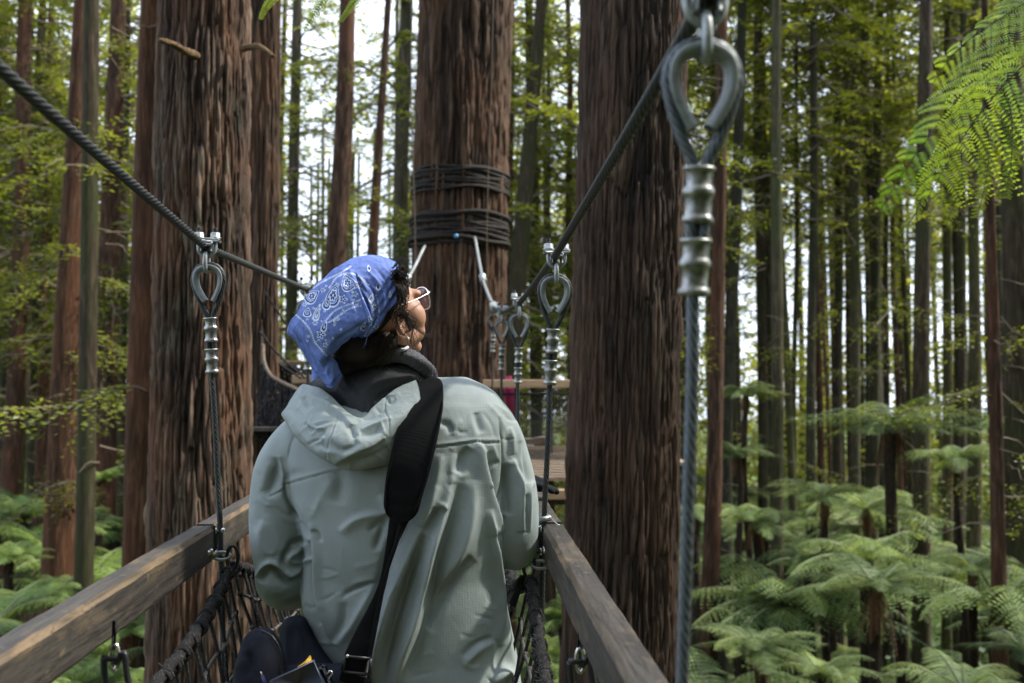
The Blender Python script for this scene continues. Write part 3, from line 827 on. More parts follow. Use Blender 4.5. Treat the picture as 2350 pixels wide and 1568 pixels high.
def big_trunk(xa, ya, wa, xb, yb, wb, Yd, seed, mat, fr=30., depth=.028, nth=300, dz=.011, zlo=None, zhi=None, lobes=None, vk=1.0):
    pa, pb = Q(xa, ya, Yd), Q(xb, yb, Yd); k = Yd / FPX / 2
    ztop, zbot = Q(CX, -60, Yd)[2], Q(CX, 1640, Yd)[2]
    z = np.concatenate([np.linspace(-.3, zbot - .15, 14), np.arange(zbot, ztop, dz), np.linspace(ztop + .1, 26, 24)])
    q = (z - pb[2]) / (pa[2] - pb[2])
    ctr = np.stack([pb[0] + (pa[0] - pb[0]) * q, pb[1] + (pa[1] - pb[1]) * q, z], -1)
    R = (wb + (wa - wb) * q) * k
    R = np.clip(R, .45 * wa * k, 1.5 * wb * k) * (1 + .5 * np.exp(-(z + .3) / 1.2))
    th = np.linspace(0, 2 * PI, nth, endpoint=False)
    TH, Z = np.meshgrid(th, z); RR = R[:, None] * np.ones_like(TH)
    cx, sx = np.cos(TH) * R.mean(), np.sin(TH) * R.mean()
    C3 = lambda k, kz, s, o=3: fbm(np.stack([cx * k, sx * k, Z * kz], -1), o, s)
    C_ = 2 * PI * R.mean(); U0 = TH / (2 * PI)
    warp = 1.0 * C3(5, 1.1, seed + 1, 4)
    n_a = int(round(C_ * fr)); e1, c1 = plates(U0 * n_a + warp, Z * fr * .12 * vk + .5 * C3(5, 2, seed + 2), n_a, seed)
    n_b = n_a * 2 + 3; e2, c2 = plates(U0 * n_b + warp * 2.0, Z * fr * .27 * vk, n_b, seed + 7)
    fib = C3(150, 5, seed + 5, 3)
    n3 = C3(3, .5, seed + 9, 2); big = C3(9, .9, seed + 13, 2)
    fine = 1 - 2 * np.abs(C3(46, 2.2, seed + 21, 3))
    h = .42 * np.clip(e1 * 2.4, 0, 1) ** .6 + .24 * np.clip(e2 * 2.2, 0, 1) * (.3 + .7 * c2) + .42 * (c1 - .5) + .20 * fib + .4 * big + .26 * fine
    RR = RR * (1 + .05 * n3) + depth * (h - .5)
    if lobes is not None: RR = RR * lobes(TH, Z)
    v = np.stack([ctr[:, 0][:, None] + RR * np.cos(TH), ctr[:, 1][:, None] + RR * np.sin(TH), Z], -1)
    b0 = ctr[0].copy(); b0[2] = 0
    mb = MB(); mb.add(v.reshape(-1, 3) - b0, grid_faces(len(z), nth, True))
    me = mb.mesh('trunk', [mat])
    hh = (h - h.min()) / (h.max() - h.min())
    a = me.attributes.new('ridge', 'FLOAT', 'POINT'); a.data.foreach_set('value', np.clip((hh - .18) * 1.35, 0, 1).astype(np.float32).ravel())
    return me, b0

me, b0 = big_trunk(465, 0, 206, 457, 1568, 222, 5.2, 21, M['bark_left'], 29, .044, 420, .009)
t = empty('redwood_tree', b0, 'big shaggy grey-brown redwood left of the person, with two broken branch stubs', 'tree')
link('trunk', me, t)
for pts, nm in (([(450, 128, 5.05), (425, 118, 4.95), (398, 102, 4.88), (366, 92, 4.8)], 0), ([(555, 112, 5.15), (585, 106, 5.05), (605, 112, 5.0), (628, 130, 4.95)], 1)):
    mb = MB(); p = catmull([P(*q) for q in pts], 14); tube(p, np.linspace(.024, .012, 14) * (1 if nm == 0 else .8), 10, True, lambda th, s: 1 + .12 * np.sin(3 * th + 40 * s) + .1 * np.sin(90 * s), mb=mb)
    put('branch_stub', mb, mat_bark('stub_bark', (.05, .03, .02), (.17, .11, .06), (.3, .21, .13), (1, 1, 1), 60) if nm == 0 else bpy.data.materials['stub_bark'], t)
link('crown', CROWNS[0], t).location = (0, 0, 6.5)

me, b0 = big_trunk(604, 0, 70, 592, 1300, 74, 7.4, 31, M['bark_mid'], 20, .035, 220, .015, lobes=lambda TH, Z: 1 + .10 * np.cos(2 * TH))
t = empty('redwood_tree', b0, 'twin ridged orange-brown redwood close behind the big shaggy left one', 'tree'); link('trunk', me, t)
link('crown', CROWNS[2], t).location = (0, 0, 6.5)

me, b0 = big_trunk(1067, 0, 212, 1049, 880, 214, 8.9, 41, M['bark_mid'], 18, .055, 400, .014)
CENTRE = (b0, 8.9)
t = empty('redwood_tree', b0, 'massive centre redwood wrapped with two black rope bands', 'tree'); link('trunk', me, t)
link('crown', CROWNS[3], t).location = (0, 0, 8)

me, b0 = big_trunk(1456, 0, 238, 1421, 1568, 256, 4.7, 51, M['bark_right'], 31, .034, 420, .009)
t = empty('redwood_tree', b0, 'big dark redwood between the right suspension cable and the near hanging rope', 'tree'); link('trunk', me, t)
link('crown', CROWNS[4], t).location = (0, 0, 6.5)
# ================================================================ materials of the walkway
def mat_metal(name, col, rough=.42, ns=60, amp=.25, metal=.85):
    m, nt, out = new_mat(name)
    v = coords(nt); n = noise(nt, v, ns, 6, .65); n2 = noise(nt, v, ns * 5, 3)
    c = ramp(nt, [(.3, [k * (1 - amp) for k in col]), (.7, [min(1, k * (1 + amp)) for k in col])], n).outputs[0]
    rg = math_(nt, 'ADD', math_(nt, 'MULTIPLY', n, .3), rough - .15)
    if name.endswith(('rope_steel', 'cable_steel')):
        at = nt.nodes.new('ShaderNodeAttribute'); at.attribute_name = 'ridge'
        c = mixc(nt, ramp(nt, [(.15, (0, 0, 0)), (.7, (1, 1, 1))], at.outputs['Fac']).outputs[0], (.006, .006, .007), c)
    principled(nt, out, c, rg, metal, bump(nt, n2, .3, .0006), .5); return m
M['galv'] = mat_metal('galvanised_steel', (.30, .325, .335), .5, 90, .35, .65)
M['ferrule'] = mat_metal('aluminium_ferrule', (.27, .275, .275), .38, 170, .5, .95)
M['thimble'] = mat_metal('thimble_steel', (.22, .24, .25), .55, 80, .25, .5)
M['wire'] = mat_metal('wire_rope_steel', (.065, .072, .078), .5, 120, .35, .55)
M['wire_blue'] = mat_metal('near_wire_rope_steel', (.13, .15, .175), .52, 120, .3, .5)
M['cable'] = mat_metal('main_cable_steel', (.045, .048, .05), .48, 120, .35, .45)
M['chrome'] = mat_metal('bolt_steel', (.6, .6, .58), .25, 90, .15, .95)
M['brass'] = mat_metal('worn_brass', (.22, .19, .12), .45, 90, .3, .8)
M['blackmetal'] = mat_simple('black_coated_metal', (.02, .02, .024), .4, .3)
M['blacklift'] = mat_simple('blue_black_tip', (.01, .02, .05), .5)

def mat_timber(name, dark, light, warm, axis='Y', worn=.5):
    m, nt, out = new_mat(name)
    sc = {'X': (.06, 1, 1), 'Y': (1, .06, 1)}[axis]
    v = coords(nt, sc)
    g = noise(nt, v, 90, 6, .7, .8); n = noise(nt, coords(nt, {'X': (.3, 1, 1), 'Y': (1, .3, 1)}[axis]), 14, 5, .65)
    sp = noise(nt, coords(nt), 55, 4, .6)
    c = ramp(nt, [(.32, dark), (.62, light)], g).outputs[0]
    c = mixc(nt, math_(nt, 'MULTIPLY', ramp(nt, [(.55, (0, 0, 0)), (.68, (1, 1, 1))], n).outputs[0], worn), c, warm)
    c = mixc(nt, math_(nt, 'MULTIPLY', ramp(nt, [(.62, (0, 0, 0)), (.72, (1, 1, 1))], sp).outputs[0], .35), c, [k * 1.6 for k in warm])
    ck = noise(nt, coords(nt, {'X': (.05, 1, 1), 'Y': (1, .05, 1)}[axis]), 38, 3, .5, 1.2)
    cr = ramp(nt, [(.485, (0, 0, 0)), (.5, (1, 1, 1)), (.515, (0, 0, 0))], ck).outputs[0]
    c = mixc(nt, math_(nt, 'MULTIPLY', cr, .75), c, (.006, .005, .004))
    rg = ramp(nt, [(.3, (.42,) * 3), (.7, (.68,) * 3)], n).outputs[0]
    principled(nt, out, c, rg, 0, bump(nt, g, .55, .0016), .45); return m
M['rail'] = mat_timber('weathered_rail_timber', (.013, .011, .0095), (.058, .050, .043), (.17, .12, .065))
M['rail_edge'] = mat_timber('worn_rail_edge', (.035, .026, .018), (.14, .10, .062), (.27, .18, .095))
M['rail_new'] = mat_timber('fresh_rail_timber', (.30, .19, .11), (.52, .36, .23), (.56, .40, .26), 'X', .3)
M['deck'] = mat_timber('deck_board', (.16, .12, .09), (.36, .29, .22), (.34, .26, .18), 'X', .3)
M['brownply'] = mat_timber('brown_board', (.10, .065, .03), (.24, .16, .085), (.26, .18, .1), 'X', .3)
def mat_rope():
    m, nt, out = new_mat('black_net_rope')
    v = coords(nt); n = noise(nt, v, 220, 4, .7); n2 = noise(nt, v, 28, 3, .6)
    f = math_(nt, 'MULTIPLY', ramp(nt, [(.5, (0, 0, 0)), (.7, (1, 1, 1))], n).outputs[0], ramp(nt, [(.4, (0, 0, 0)), (.65, (1, 1, 1))], n2).outputs[0])
    c = mixc(nt, f, (.012, .012, .014), (.13, .115, .10))
    principled(nt, out, c, .85, 0, bump(nt, n, .9, .003), .25); return m
M['rope'] = mat_rope()
M['rope_grey'] = mat_simple('worn_grey_rope', (.06, .055, .052), .85, 0, 200, .6, .002)
M['band'] = mat_simple('wrap_rope', (.011, .008, .007), .9, 0, 60, .5, .004)

# ---------------------------------------------------------------- walkway lines
DV = FWD + (1058 - CX) / FPX * RT - (856 - CY) / FPX * UP
def along(x, y, d0, d): return P(x, y, d0) + (d - d0) * DV
RB = axes(DV)                         # side, along, up
HD = [.95, 2.2, 3.45, 4.8, 6.3]       # distances of the hangers
def LR(d): return along(494, 1205, 2.2, d)      # inner top edge, left rail
def RR_(d): return along(1245, 1201, 2.2, d)    # inner top edge, right rail

def timber_rail(fn, sgn, d0, d1, label):
    a, b = fn(d0), fn(d1); c = (a + b) / 2; L = np.linalg.norm(b - a)
    w_, h_ = .047, .078
    off = RB[:, 0] * sgn * w_ / 2 - RB[:, 2] * h_ / 2
    root = empty('handrail', c + off, label, 'handrail', 'weathered timber handrails of the walkway')
    mb = MB(); n = 60
    # chamfered section swept with slight wobble, worn edges
    sec = np.array([(-.5, -.42), (-.42, -.5), (.42, -.5), (.5, -.42), (.5, .40), (.40, .5), (-.36, .5), (-.5, .38)])
    ys = np.linspace(-L / 2, L / 2, n); V = []
    for i, y in enumerate(ys):
        e = 1 + .006 * vnoise(np.array([[y * 9, d0, sgn]]), 4)[0]
        s = sec * np.array([w_, h_]) * e
        s = s + .0006 * np.array([vnoise(np.array([[y * 30, k, sgn * 3.]]), 7)[0] for k in range(8)])[:, None]
        V.append(np.stack([s[:, 0] * (1 if sgn > 0 else -1), np.full(8, y), s[:, 1]], -1))
    V = np.vstack(V); f = grid_faces(n, 8, True); fm = np.tile(np.arange(8), n - 1)
    mb.add(V, f[~np.isin(fm, (4, 6))]); mb.add(V, f[np.isin(fm, (4, 6))], 1); e0 = np.array([[0, 1, 2, 7], [2, 3, 6, 7], [3, 4, 5, 6]])
    mb.add(V[:8], e0); mb.add(V[-8:], e0[:, ::-1])
    o = link('timber', mb.mesh('timber', [M['rail'], M['rail_edge']], False), root)
    root.rotation_euler = Matrix(RB.tolist()).to_euler()
    for end in (-1, 1):               # domed bolts beside each joint
        for k in (0, 1):
            bm = lathe([(.0, .0045), (.003, .0042), (.0052, .0025), (.006, .0), (.006, -.002)], (-sgn * (w_ / 2) , end * (L / 2 - .022 - .022 * k), -.012), (-sgn, 0, 0), 12)
            link('bolt', bm.mesh('bolt', M['chrome']), root)
    return root
G = .012
spans = [(-.3, .95), (.95, 2.2), (2.2, 3.45), (3.45, 4.8), (4.8, 6.3), (6.3, 7.6)]
names = ['out of frame behind the viewer', 'nearest the viewer', 'just past the steel joint, passing the person', 'beyond the person', 'far along the walkway', 'reaching the platform']
for i, (d0, d1) in enumerate(spans):
    if i == 0: continue
    if i < 3 or i > 2:
        timber_rail(LR, -1, d0 + G, d1 - G, 'weathered timber handrail on the left side, span ' + names[i])
        timber_rail(RR_, 1, d0 + G, d1 - G, 'weathered timber handrail on the right side, span ' + names[i])

# steel joints between rail spans
def joint(fn, sgn, d, label):
    c = fn(d); root = empty('rail_joint', c, label, 'steel joint')
    o = lambda s, a, u: RB[:, 0] * s + RB[:, 1] * a + RB[:, 2] * u
    mb = MB()
    box(c + o(-sgn * .004, .012, -.038), (.004, .018, .082), RB, .001, mb=mb)
    box(c + o(sgn * .024, 0, -.004), (.04, .016, .004), RB, .001, mb=mb)
    put('plate', mb, M['blackmetal'], root)
    for u in (-.012, -.062):
        mb = lathe([(0, .016), (.004, .0155), (.006, .012), (.006, 0), (.008, 0), (.008, -.004)], c + o(-sgn * .006, 0.0, u), tuple(o(-sgn, 0, 0)), 14)
        put('bolt', mb, M['chrome'], root)
    if sgn > 0:
        mb = tube(np.array([c + o(-.012, -.006, .008), c + o(.018, -.004, .012)]), .0065, 12); put('pin', mb, M['galv'], root)
        mb = tube(catmull([c + o(.016, -.012, .014), c + o(.02, .01, .016), c + o(.014, .05, .012)], 8), .0016, 6, mb=MB())
        tube(catmull([c + o(.016, -.012, .014), c + o(.024, -.035, .008), c + o(.03, -.06, .004)], 8), .0016, 6, mb=mb); put('cable_tie', mb, M['chrome'], root)
joint(LR, -1, 2.2, 'steel plates and bolts joining two spans of the left handrail')
joint(RR_, 1, 2.2, 'steel pin, cable tie and plate joining two spans of the right handrail')

# ---------------------------------------------------------------- main cables
CR = [(1622, -8, .95), (1272, 592, 2.2), (1192, 694, 3.45), (1152, 716, 4.8), (1133, 706, 6.3), (1108, 640, 7.6), (1090, 545, 8.35)]
CL = [(-200, -27, .95), (470, 566, 2.2), (703, 664, 3.45), (800, 705, 4.8), (868, 700, 6.3), (935, 640, 7.6), (975, 565, 8.3)]
def main_cable(pts, label):
    w3 = [P(*q) for q in pts]
    a = w3[0] + (w3[0] - w3[1]) * .5 + np.array([0, 0, .05])
    mb = MB(); n1 = np.vstack([a, w3[0], w3[1]])
    pth = np.vstack([catmull(n1, 60)[:-1], catmull(w3[1:5], 70)])
    rope(pth, .0088, 6, 7.5, 48, .36, mb=mb)
    root = empty('suspension_cable', w3[1], label, 'cable')
    put('wire_rope', mb, M['cable'], root)
    mb = MB(); rope(np.vstack([catmull(w3[4:], 40)]), .011, 6, 6, 18, .15, mb=mb, step=.02)
    for q in w3[4:-1]:
        lathe([(0, -.05), (.028, -.05), (.028, -.03), (.018, -.02), (.018, .02), (.028, .03), (.028, .05), (0, .05)], q, w3[-1] - q, 12, mb=mb)
    put('end_fitting', mb, M['galv'], root)
    return [np.array(q) for q in w3]
WR = main_cable(CR, 'thick dark steel cable sweeping down from the big thimble at the upper right')
WL = main_cable(CL, 'thick dark steel cable sweeping down from the upper left to behind the headscarf')

# ---------------------------------------------------------------- clamps and hangers
def clamp(c, label, cable_dir):
    root = empty('cable_clamp', c, label, 'cable clamp', 'cable clamps')
    X = RT * .985 + np.array([0, 1, 0]) * .1; X = X / np.linalg.norm(X); Z = np.array([0, 0, 1.0]); Yv = np.cross(Z, X)
    R3 = np.stack([X, Yv, Z], 1); o = lambda x, y, z: c + R3 @ np.array([x, y, z])
    mb = box(o(0, 0, .0135), (.058, .026, .009), R3, .003)
    box(o(0, 0, .006), (.030, .030, .012), R3, .004, mb=mb)
    for s in (-1, 1): box(o(s * .0125, 0, -.004), (.008, .024, .020), R3, .003, mb=mb)
    put('saddle', mb, M['galv'], root)
    u = catmull([o(-.0175, 0, .036), o(-.0175, 0, .012), o(-.0165, 0, -.008), o(-.008, 0, -.019), o(0, 0, -.0215), o(.008, 0, -.019), o(.0165, 0, -.008), o(.0175, 0, .012), o(.0175, 0, .036)], 40)
    put('u_bolt', tube(u, .0055, 12), M['galv'], root)
    for s in (-1, 1):
        hx = lambda th: 1 / np.maximum(np.abs(np.cos((th % (PI / 3)) - PI / 6)), .5)
        mb = lathe([(0, .0175), (.0115, .0175), (.0115, .020), (.0092, .0205), (.0094, .029), (.0082, .031), (0, .031)], c + R3 @ np.array([s * .0175, 0, 0]), (0, 0, 1), 24, fn=hx)
        put('nut', mb, M['galv'], root)
        mb = lathe([(.0056, .03), (.0056, .040), (.0045, .042), (0, .042)], c + R3 @ np.array([s * .0175, 0, 0]), (0, 0, 1), 14)
        put('bolt_end', mb, M['wire'], root)
    th = np.linspace(0, 2 * PI, 33)
    ring = np.array([o(.0015 * math.sin(t), .0115 * math.sin(t), -.034 + .0215 * math.cos(t)) for t in th])
    put('link', tube(ring, .0052, 12, False), M['galv'], root)
    return root

def hanger(a, b, low, label, near=False, lod=1):
    """a: point on the main cable, b: where it meets the rail, low: where it ends"""
    A = (b - a) / np.linalg.norm(b - a)
    X = RT - A * (RT @ A); X /= np.linalg.norm(X); N = np.cross(X, A)
    o = lambda x, z, n=0.: a + X * x * .001 + A * z * .001 + N * n * .001
    root = empty('hanger', a + A * .04, label, 'hanger rope', 'hanger ropes with thimbles')
    prof = [(-8.5, 121), (-16, 109), (-24, 92), (-27.5, 75), (-25.5, 60), (-17, 50), (0, 45.5)]
    tp = prof + [(-x, z) for x, z in prof[-2::-1]]
    mb = MB(); pth = catmull([o(x, z) for x, z in tp], 64)
    # channel section: a flat outer trough open to the outside with rounded lips
    t, nn, bb = frames(pth)
    cen = o(0, 80)
    V = []; sec = [(5.6, -9.5), (4.6, -10.8), (-1.5, -10.2), (-5.6, -7), (-6.6, 0), (-5.6, 7), (-1.5, 10.2), (4.6, 10.8), (5.6, 9.5), (1.5, 7), (-1.0, 0), (1.5, -7)]
    for i in range(len(pth)):
        outw = np.cross(t[i], N); outw /= np.linalg.norm(outw)
        if outw @ (pth[i] - cen) < 0: outw = -outw
        V.append([pth[i] + outw * s * .001 + N * q * .001 for s, q in sec])
    ns = len(sec); V = np.array(V).reshape(-1, 3); mb.add(V, grid_faces(len(pth), ns, True))
    c0 = np.array([V[:ns].mean(0), V[-ns:].mean(0)]); mb.add(np.vstack([V[:ns], c0[:1]]), [[k, (k + 1) % ns, ns, -1] for k in range(ns)], 1); mb.add(np.vstack([V[-ns:], c0[1:]]), [[(k + 1) % ns, k, ns, -1] for k in range(ns)], 1)
    put('thimble', mb, [M['thimble'], M['blacklift']], root)
    wire = M['wire_blue'] if near else M['wire']
    def off(x, z): return (x, z)
    eye = [(-6.3, 205), (-6.3, 165), (-8, 150), (-17, 131), (-26, 108), (-32, 86), (-33.5, 72), (-29, 56), (-18, 44), (0, 39.5)]
    ep = eye + [(-x, z) for x, z in eye[-2::-1]]
    mb = MB(); rope([o(x, z) for x, z in ep], .0062, 6, 5.5, 36 if lod else 16, .34, mb=mb)
    main = np.array([o(-3, 205), o(-3, 280), b, low]) if near else np.array([o(-1, 205), o(-1, 280), b, low])
    L = np.linalg.norm(low - a)
    pts = [o(-6.3, 165), o(-5.5, 230), o(-2, 290)] + [a + (b - a) * q for q in (.6, .8)] + [b] + ([low] if np.linalg.norm(low - b) > .05 else [])
    rope(pts, .0065, 6, 5.5, 36 if lod else 16, .34, mb=mb)
    rope([o(6.3, 165), o(6, 230), o(5, 282)], .006, 6, 5.5, 24, .2, mb=mb)
    put('wire_rope', mb, wire, root)
    for z0 in (157, 226):
        pr = [(0, 0), (13.2, 0), (14.7, .8), (15, 2), (14.8, 3.4), (13, 4.6), (12.2, 6), (12.0, 12), (12.1, 18), (13.4, 20), (14.7, 22), (15.1, 24.5), (14.7, 27), (13.4, 29), (12.1, 31), (12.0, 38), (12.2, 45), (13, 47.5), (14.8, 49), (15.1, 51.5), (14.7, 53.6), (13, 54.8), (0, 55)]
        sx = -1.2 if z0 > 200 else 0
        q = MB(); lathe([(r_ * .001, z * .001) for r_, z in pr], (0, 0, 0), (0, 0, 1), 28, mb=q)
        v = q.v[0] + 0; dn = 1 + .05 * vnoise(v * 190 + z0, 3) + .03 * (np.abs(np.cos(np.arctan2(v[:, 1], v[:, 0]) * 3)) - .5); v[:, :2] *= dn[:, None]
        q.v[0] = o(sx, z0)[None] + v[:, :1] * X + (v[:, 1:2] * .72) * N + v[:, 2:] * A
        put('ferrule', q, M['ferrule'], root)
    return root

labs_r = ['big blurred clamp at the very top, above the nearest thimble', 'clamp on the right cable just above the thimble beside the dark redwood', 'clamp on the right cable, third from the viewer', 'clamp on the right cable, fourth from the viewer', 'smallest clamp on the right cable, farthest']
hl_r = ['nearest hanger rope, big grey thimble filling the upper right and bluish rope', 'hanger rope with sharp thimble passing the right shoulder and sleeve', 'hanger rope with small thimble left of the sharp right hanger', 'hanger rope with smaller thimble behind the shoulder, second farthest', 'smallest hanger rope, farthest along the right cable']
b_r = [P(1568, 1500, .96), P(1249, 1196, 2.2), P(1186, 1060, 3.45), P(1150, 1000, 4.8), P(1128, 960, 6.3)]
l_r = [P(1562, 1640, .96), P(1235, 1700, 2.2), P(1180, 1400, 3.45), P(1148, 1260, 4.8), P(1127, 1150, 6.3)]
a_r = [P(1618, 4, .95), P(1277, 592, 2.2), WR[2], WR[3], WR[4]]
for i in range(5):
    clamp(a_r[i], labs_r[i], None); hanger(a_r[i], b_r[i], l_r[i], hl_r[i], i == 0, 1 if i < 3 else 0)
b_l = [None, P(506, 1240, 2.2), P(712, 1080, 3.45), P(800, 1000, 4.8), P(870, 960, 6.3)]
l_l = [None, P(517, 1720, 2.2), P(716, 1400, 3.45), P(802, 1260, 4.8), P(871, 1150, 6.3)]
a_l = [WL[0], P(475, 566, 2.2), WL[2], WL[3], WL[4]]
for i in (1, 2):
    clamp(a_l[i], ('clamp with two bolts on the left cable in front of the big left redwood', 'clamp half hidden behind the blue headscarf on the left cable')[i - 1], None)
    hanger(a_l[i], b_l[i], l_l[i], ('hanger rope with sharp thimble in front of the big left redwood', 'hanger rope mostly hidden behind the headscarf, only its ferrule showing')[i - 1])

# ---------------------------------------------------------------- nets
SIDE = RB[:, 0]; UPV = np.array([0, 0, 1.0])
def net(label, fn, sgn, d0, d1, top, inw, rows, step, lowlen=1.0, rad_=.0036, seed=1, fray=False, hrow=.105):
    """top(s) -> (side offset, drop) of the edge rope below the rail's inner top edge"""
    r = np.random.default_rng(seed)
    root = empty('safety_net', fn((d0 + d1) / 2), label, 'net', 'black rope nets of the walkway')
    ds = np.arange(d0, d1, step); n = len(ds)
    T = []; B = []
    for d in ds:
        so, dr = top((d - d0) / (d1 - d0)); T.append(fn(d) - SIDE * sgn * so - UPV * dr)
        B.append(fn(d) - SIDE * sgn * (so + inw) - UPV * lowlen)
    T, B = np.array(T), np.array(B)
    mb = MB(); m2 = MB()
    K = rows; grid = np.zeros((n, K + 1, 3))
    for i in range(n):
        for k in range(K + 1):
            s = min(1, k * hrow / max(.1, (T[i] - B[i])[2]))
            grid[i, k] = T[i] * (1 - s) + B[i] * s + r.normal(0, .004, 3) - SIDE * sgn * .05 * math.sin(PI * s)
    for i in range(n): tube(catmull(grid[i], K * 3), rad_ * 1.08, 6, False, mb=mb)
    for k in range(1, K + 1):
        p = catmull(grid[:, k], n * 3); tube(p, rad_ * 1.0, 6, False, lambda th, s: 1 + .25 * np.sin(s * 260 + th), mb=m2)
        for i in range(n):             # knots
            lathe([(0, -.007), (.006, -.004), (.0075, 0), (.006, .004), (0, .007)], grid[i, k], DV, 6, mb=m2 if r.random() < .5 else mb)
    put('strands', mb, M['rope'], root); put('cross_strands', m2, M['rope_grey'], root)
    mb = MB(); p = catmull(T, n * 6); p = p + .004 * np.stack([vnoise(p * 60, s) for s in (1, 2, 3)], -1)
    tube(p, .0105, 10, True, lambda th, s: 1 + .22 * np.sin(3 * th + s * 190) + .12 * np.sin(s * 420 + th), mb=mb)
    q = catmull(T, n * 4) - UPV * .016; tube(q, .006, 8, mb=mb)
    for i in range(len(T)):            # whipping knots
        for z in (-.008, .006):
            th = np.linspace(0, 2 * PI, 12)
            tube(np.array([T[i] + DV * z + (SIDE * math.cos(t) + UPV * math.sin(t)) * .0125 - UPV * .005 for t in th]), .0042, 6, False, mb=mb)
    for i in range(int(n * (34 if fray else 14))):        # frayed fibres
        c = p[r.integers(len(p))]; v = r.normal(0, 1, 3); v /= np.linalg.norm(v)
        l = r.uniform(.008, .022 if fray else .016); tube(np.array([c, c + v * l * .6 + r.normal(0, .002, 3), c + v * l + r.normal(0, .005, 3)]), .00055, 3, False, mb=mb, m=1)
    put('edge_rope', mb, [M['rope'], M['rope_grey']], root)
    return root
sag = lambda a, b, c: (lambda s: (a, b + c * 4 * s * (1 - s)))
net('black rope net under the nearest left handrail, its fuzzy edge rope drooping', LR, -1, 1.0, 2.19, lambda s: (.03 + .01 * s, .075 + .11 * math.sin(PI * min(1, (1 - s) * 1.05)) ** .8), .05, 9, .055, seed=1, hrow=.085)
net('black rope net behind the left elbow below the second left handrail span', LR, -1, 2.24, 3.42, lambda s: (.035, .095 + .10 * math.sin(PI * s)), .12, 9, .062, seed=2, hrow=.07)
net('black rope net under the nearest right handrail with a frayed tufted edge', RR_, 1, 1.0, 2.18, lambda s: (.028, .10 + .13 * math.sin(PI * min(1, (1 - s) * 1.0)) ** .8), .07, 9, .055, seed=3, fray=True, hrow=.085)
net('dense black rope net between the right sleeve and the right handrail', RR_, 1, 2.22, 3.42, lambda s: (.04, .13 + .10 * math.sin(PI * s)), .22, 12, .055, seed=4, fray=True, hrow=.06)
net('far black rope net under the left rail beyond the person', LR, -1, 3.5, 6.2, lambda s: (.02, .10), .15, 5, .12, seed=5, hrow=.14)
net('far black rope net under the right rail beyond the person', RR_, 1, 3.5, 6.2, lambda s: (.02, .10), .15, 5, .12, seed=6, hrow=.14)

def ring_link(c, rx, rz, r_, X, Z, mat, parent, nm, a0=0, a1=2 * PI):
    th = np.linspace(a0, a1, 26)
    put(nm, tube(np.array([c + X * rx * math.cos(t) + Z * rz * math.sin(t) for t in th]), r_, 10, a1 - a0 < 6), mat, parent)
def carabiners(c, label, sgn):
    root = empty('carabiner', c, label, 'carabiner', 'carabiners tying the nets')
    X = RT; Z = UPV
    put('barrel', lathe([(0, -.016), (.006, -.016), (.0085, -.010), (.0085, .010), (.006, .016), (0, .016)], c + X * -.018 * sgn, tuple(X + .15 * Z), 14), M['brass'], root)
    ring_link(c + X * .008 * sgn, .019, .0085, .0036, X, Z * .9 + DV * .4, M['galv'], root, 'link')
    ring_link(c + X * .032 * sgn + Z * -.004, .012, .026, .0042, X, Z, M['blackmetal'], root, 'gate')
carabiners(P(500, 1276, 2.17), 'brass barrel shackle and black carabiner under the left rail joint', 1)
carabiners(P(1248, 1296, 2.17), 'dark shackle and carabiner under the right rail joint beside the sleeve', -1)
def tie(px, py0, py1, d, label):
    c = P(px, py1, d); root = empty('net_tie', c, label, 'net tie')
    a = P(px - 3, py0, d)
    put('strap', box((a + c) / 2, (.006, .003, np.linalg.norm(a - c)), None, .001), M['wire'], root)
    ring_link(c - UPV * .010, .006, .018, .0034, RT, UPV, M['chrome'], root, 'ring')
    mb = tube(catmull([c + RT * .002 - UPV * .02, c + RT * .014 - UPV * .004, c + RT * .02 - UPV * .04, c + RT * .03 - UPV * .07], 14), .005, 8)
    tube(catmull([c - RT * .016 - UPV * .012, c - RT * .012 - UPV * .045, c + RT * .002 - UPV * .075], 14), .005, 8, mb=mb)
    tube(catmull([c - RT * .018 - UPV * .012, c + RT * .01 - UPV * .012], 4), .005, 8, mb=mb)
    put('hook', mb, M['blackmetal'], root)
tie(263, 1425, 1492, 1.47, 'steel strap with a ring and black hook hanging under the left rail')
tie(1331, 1455, 1500, 1.52, 'steel strap with a shiny ring hanging under the right rail')

# ---------------------------------------------------------------- deck under the walkers
root = empty('walkway_deck', LR(2.2) + SIDE * .35 - UPV * 1.04, 'narrow slatted timber deck of the swaying walkway', 'deck')
mb = MB()
for k, d in enumerate(np.arange(.4, 7.4, .105)):
    c = (LR(d) + RR_(d)) / 2 - UPV * 1.04; box(c, (.50, .095, .028), RB, .004, mb=mb)
put('boards', mb, M['deck'], root, False)
mb = MB()
for s in (-.2, .2):
    a, b = (LR(.4) + RR_(.4)) / 2 - UPV * 1.08 + SIDE * s, (LR(7.4) + RR_(7.4)) / 2 - UPV * 1.08 + SIDE * s
    box((a + b) / 2, (.05, np.linalg.norm(b - a), .05), RB, .004, mb=mb)
put('bearer', mb, M['rail'], root, False)

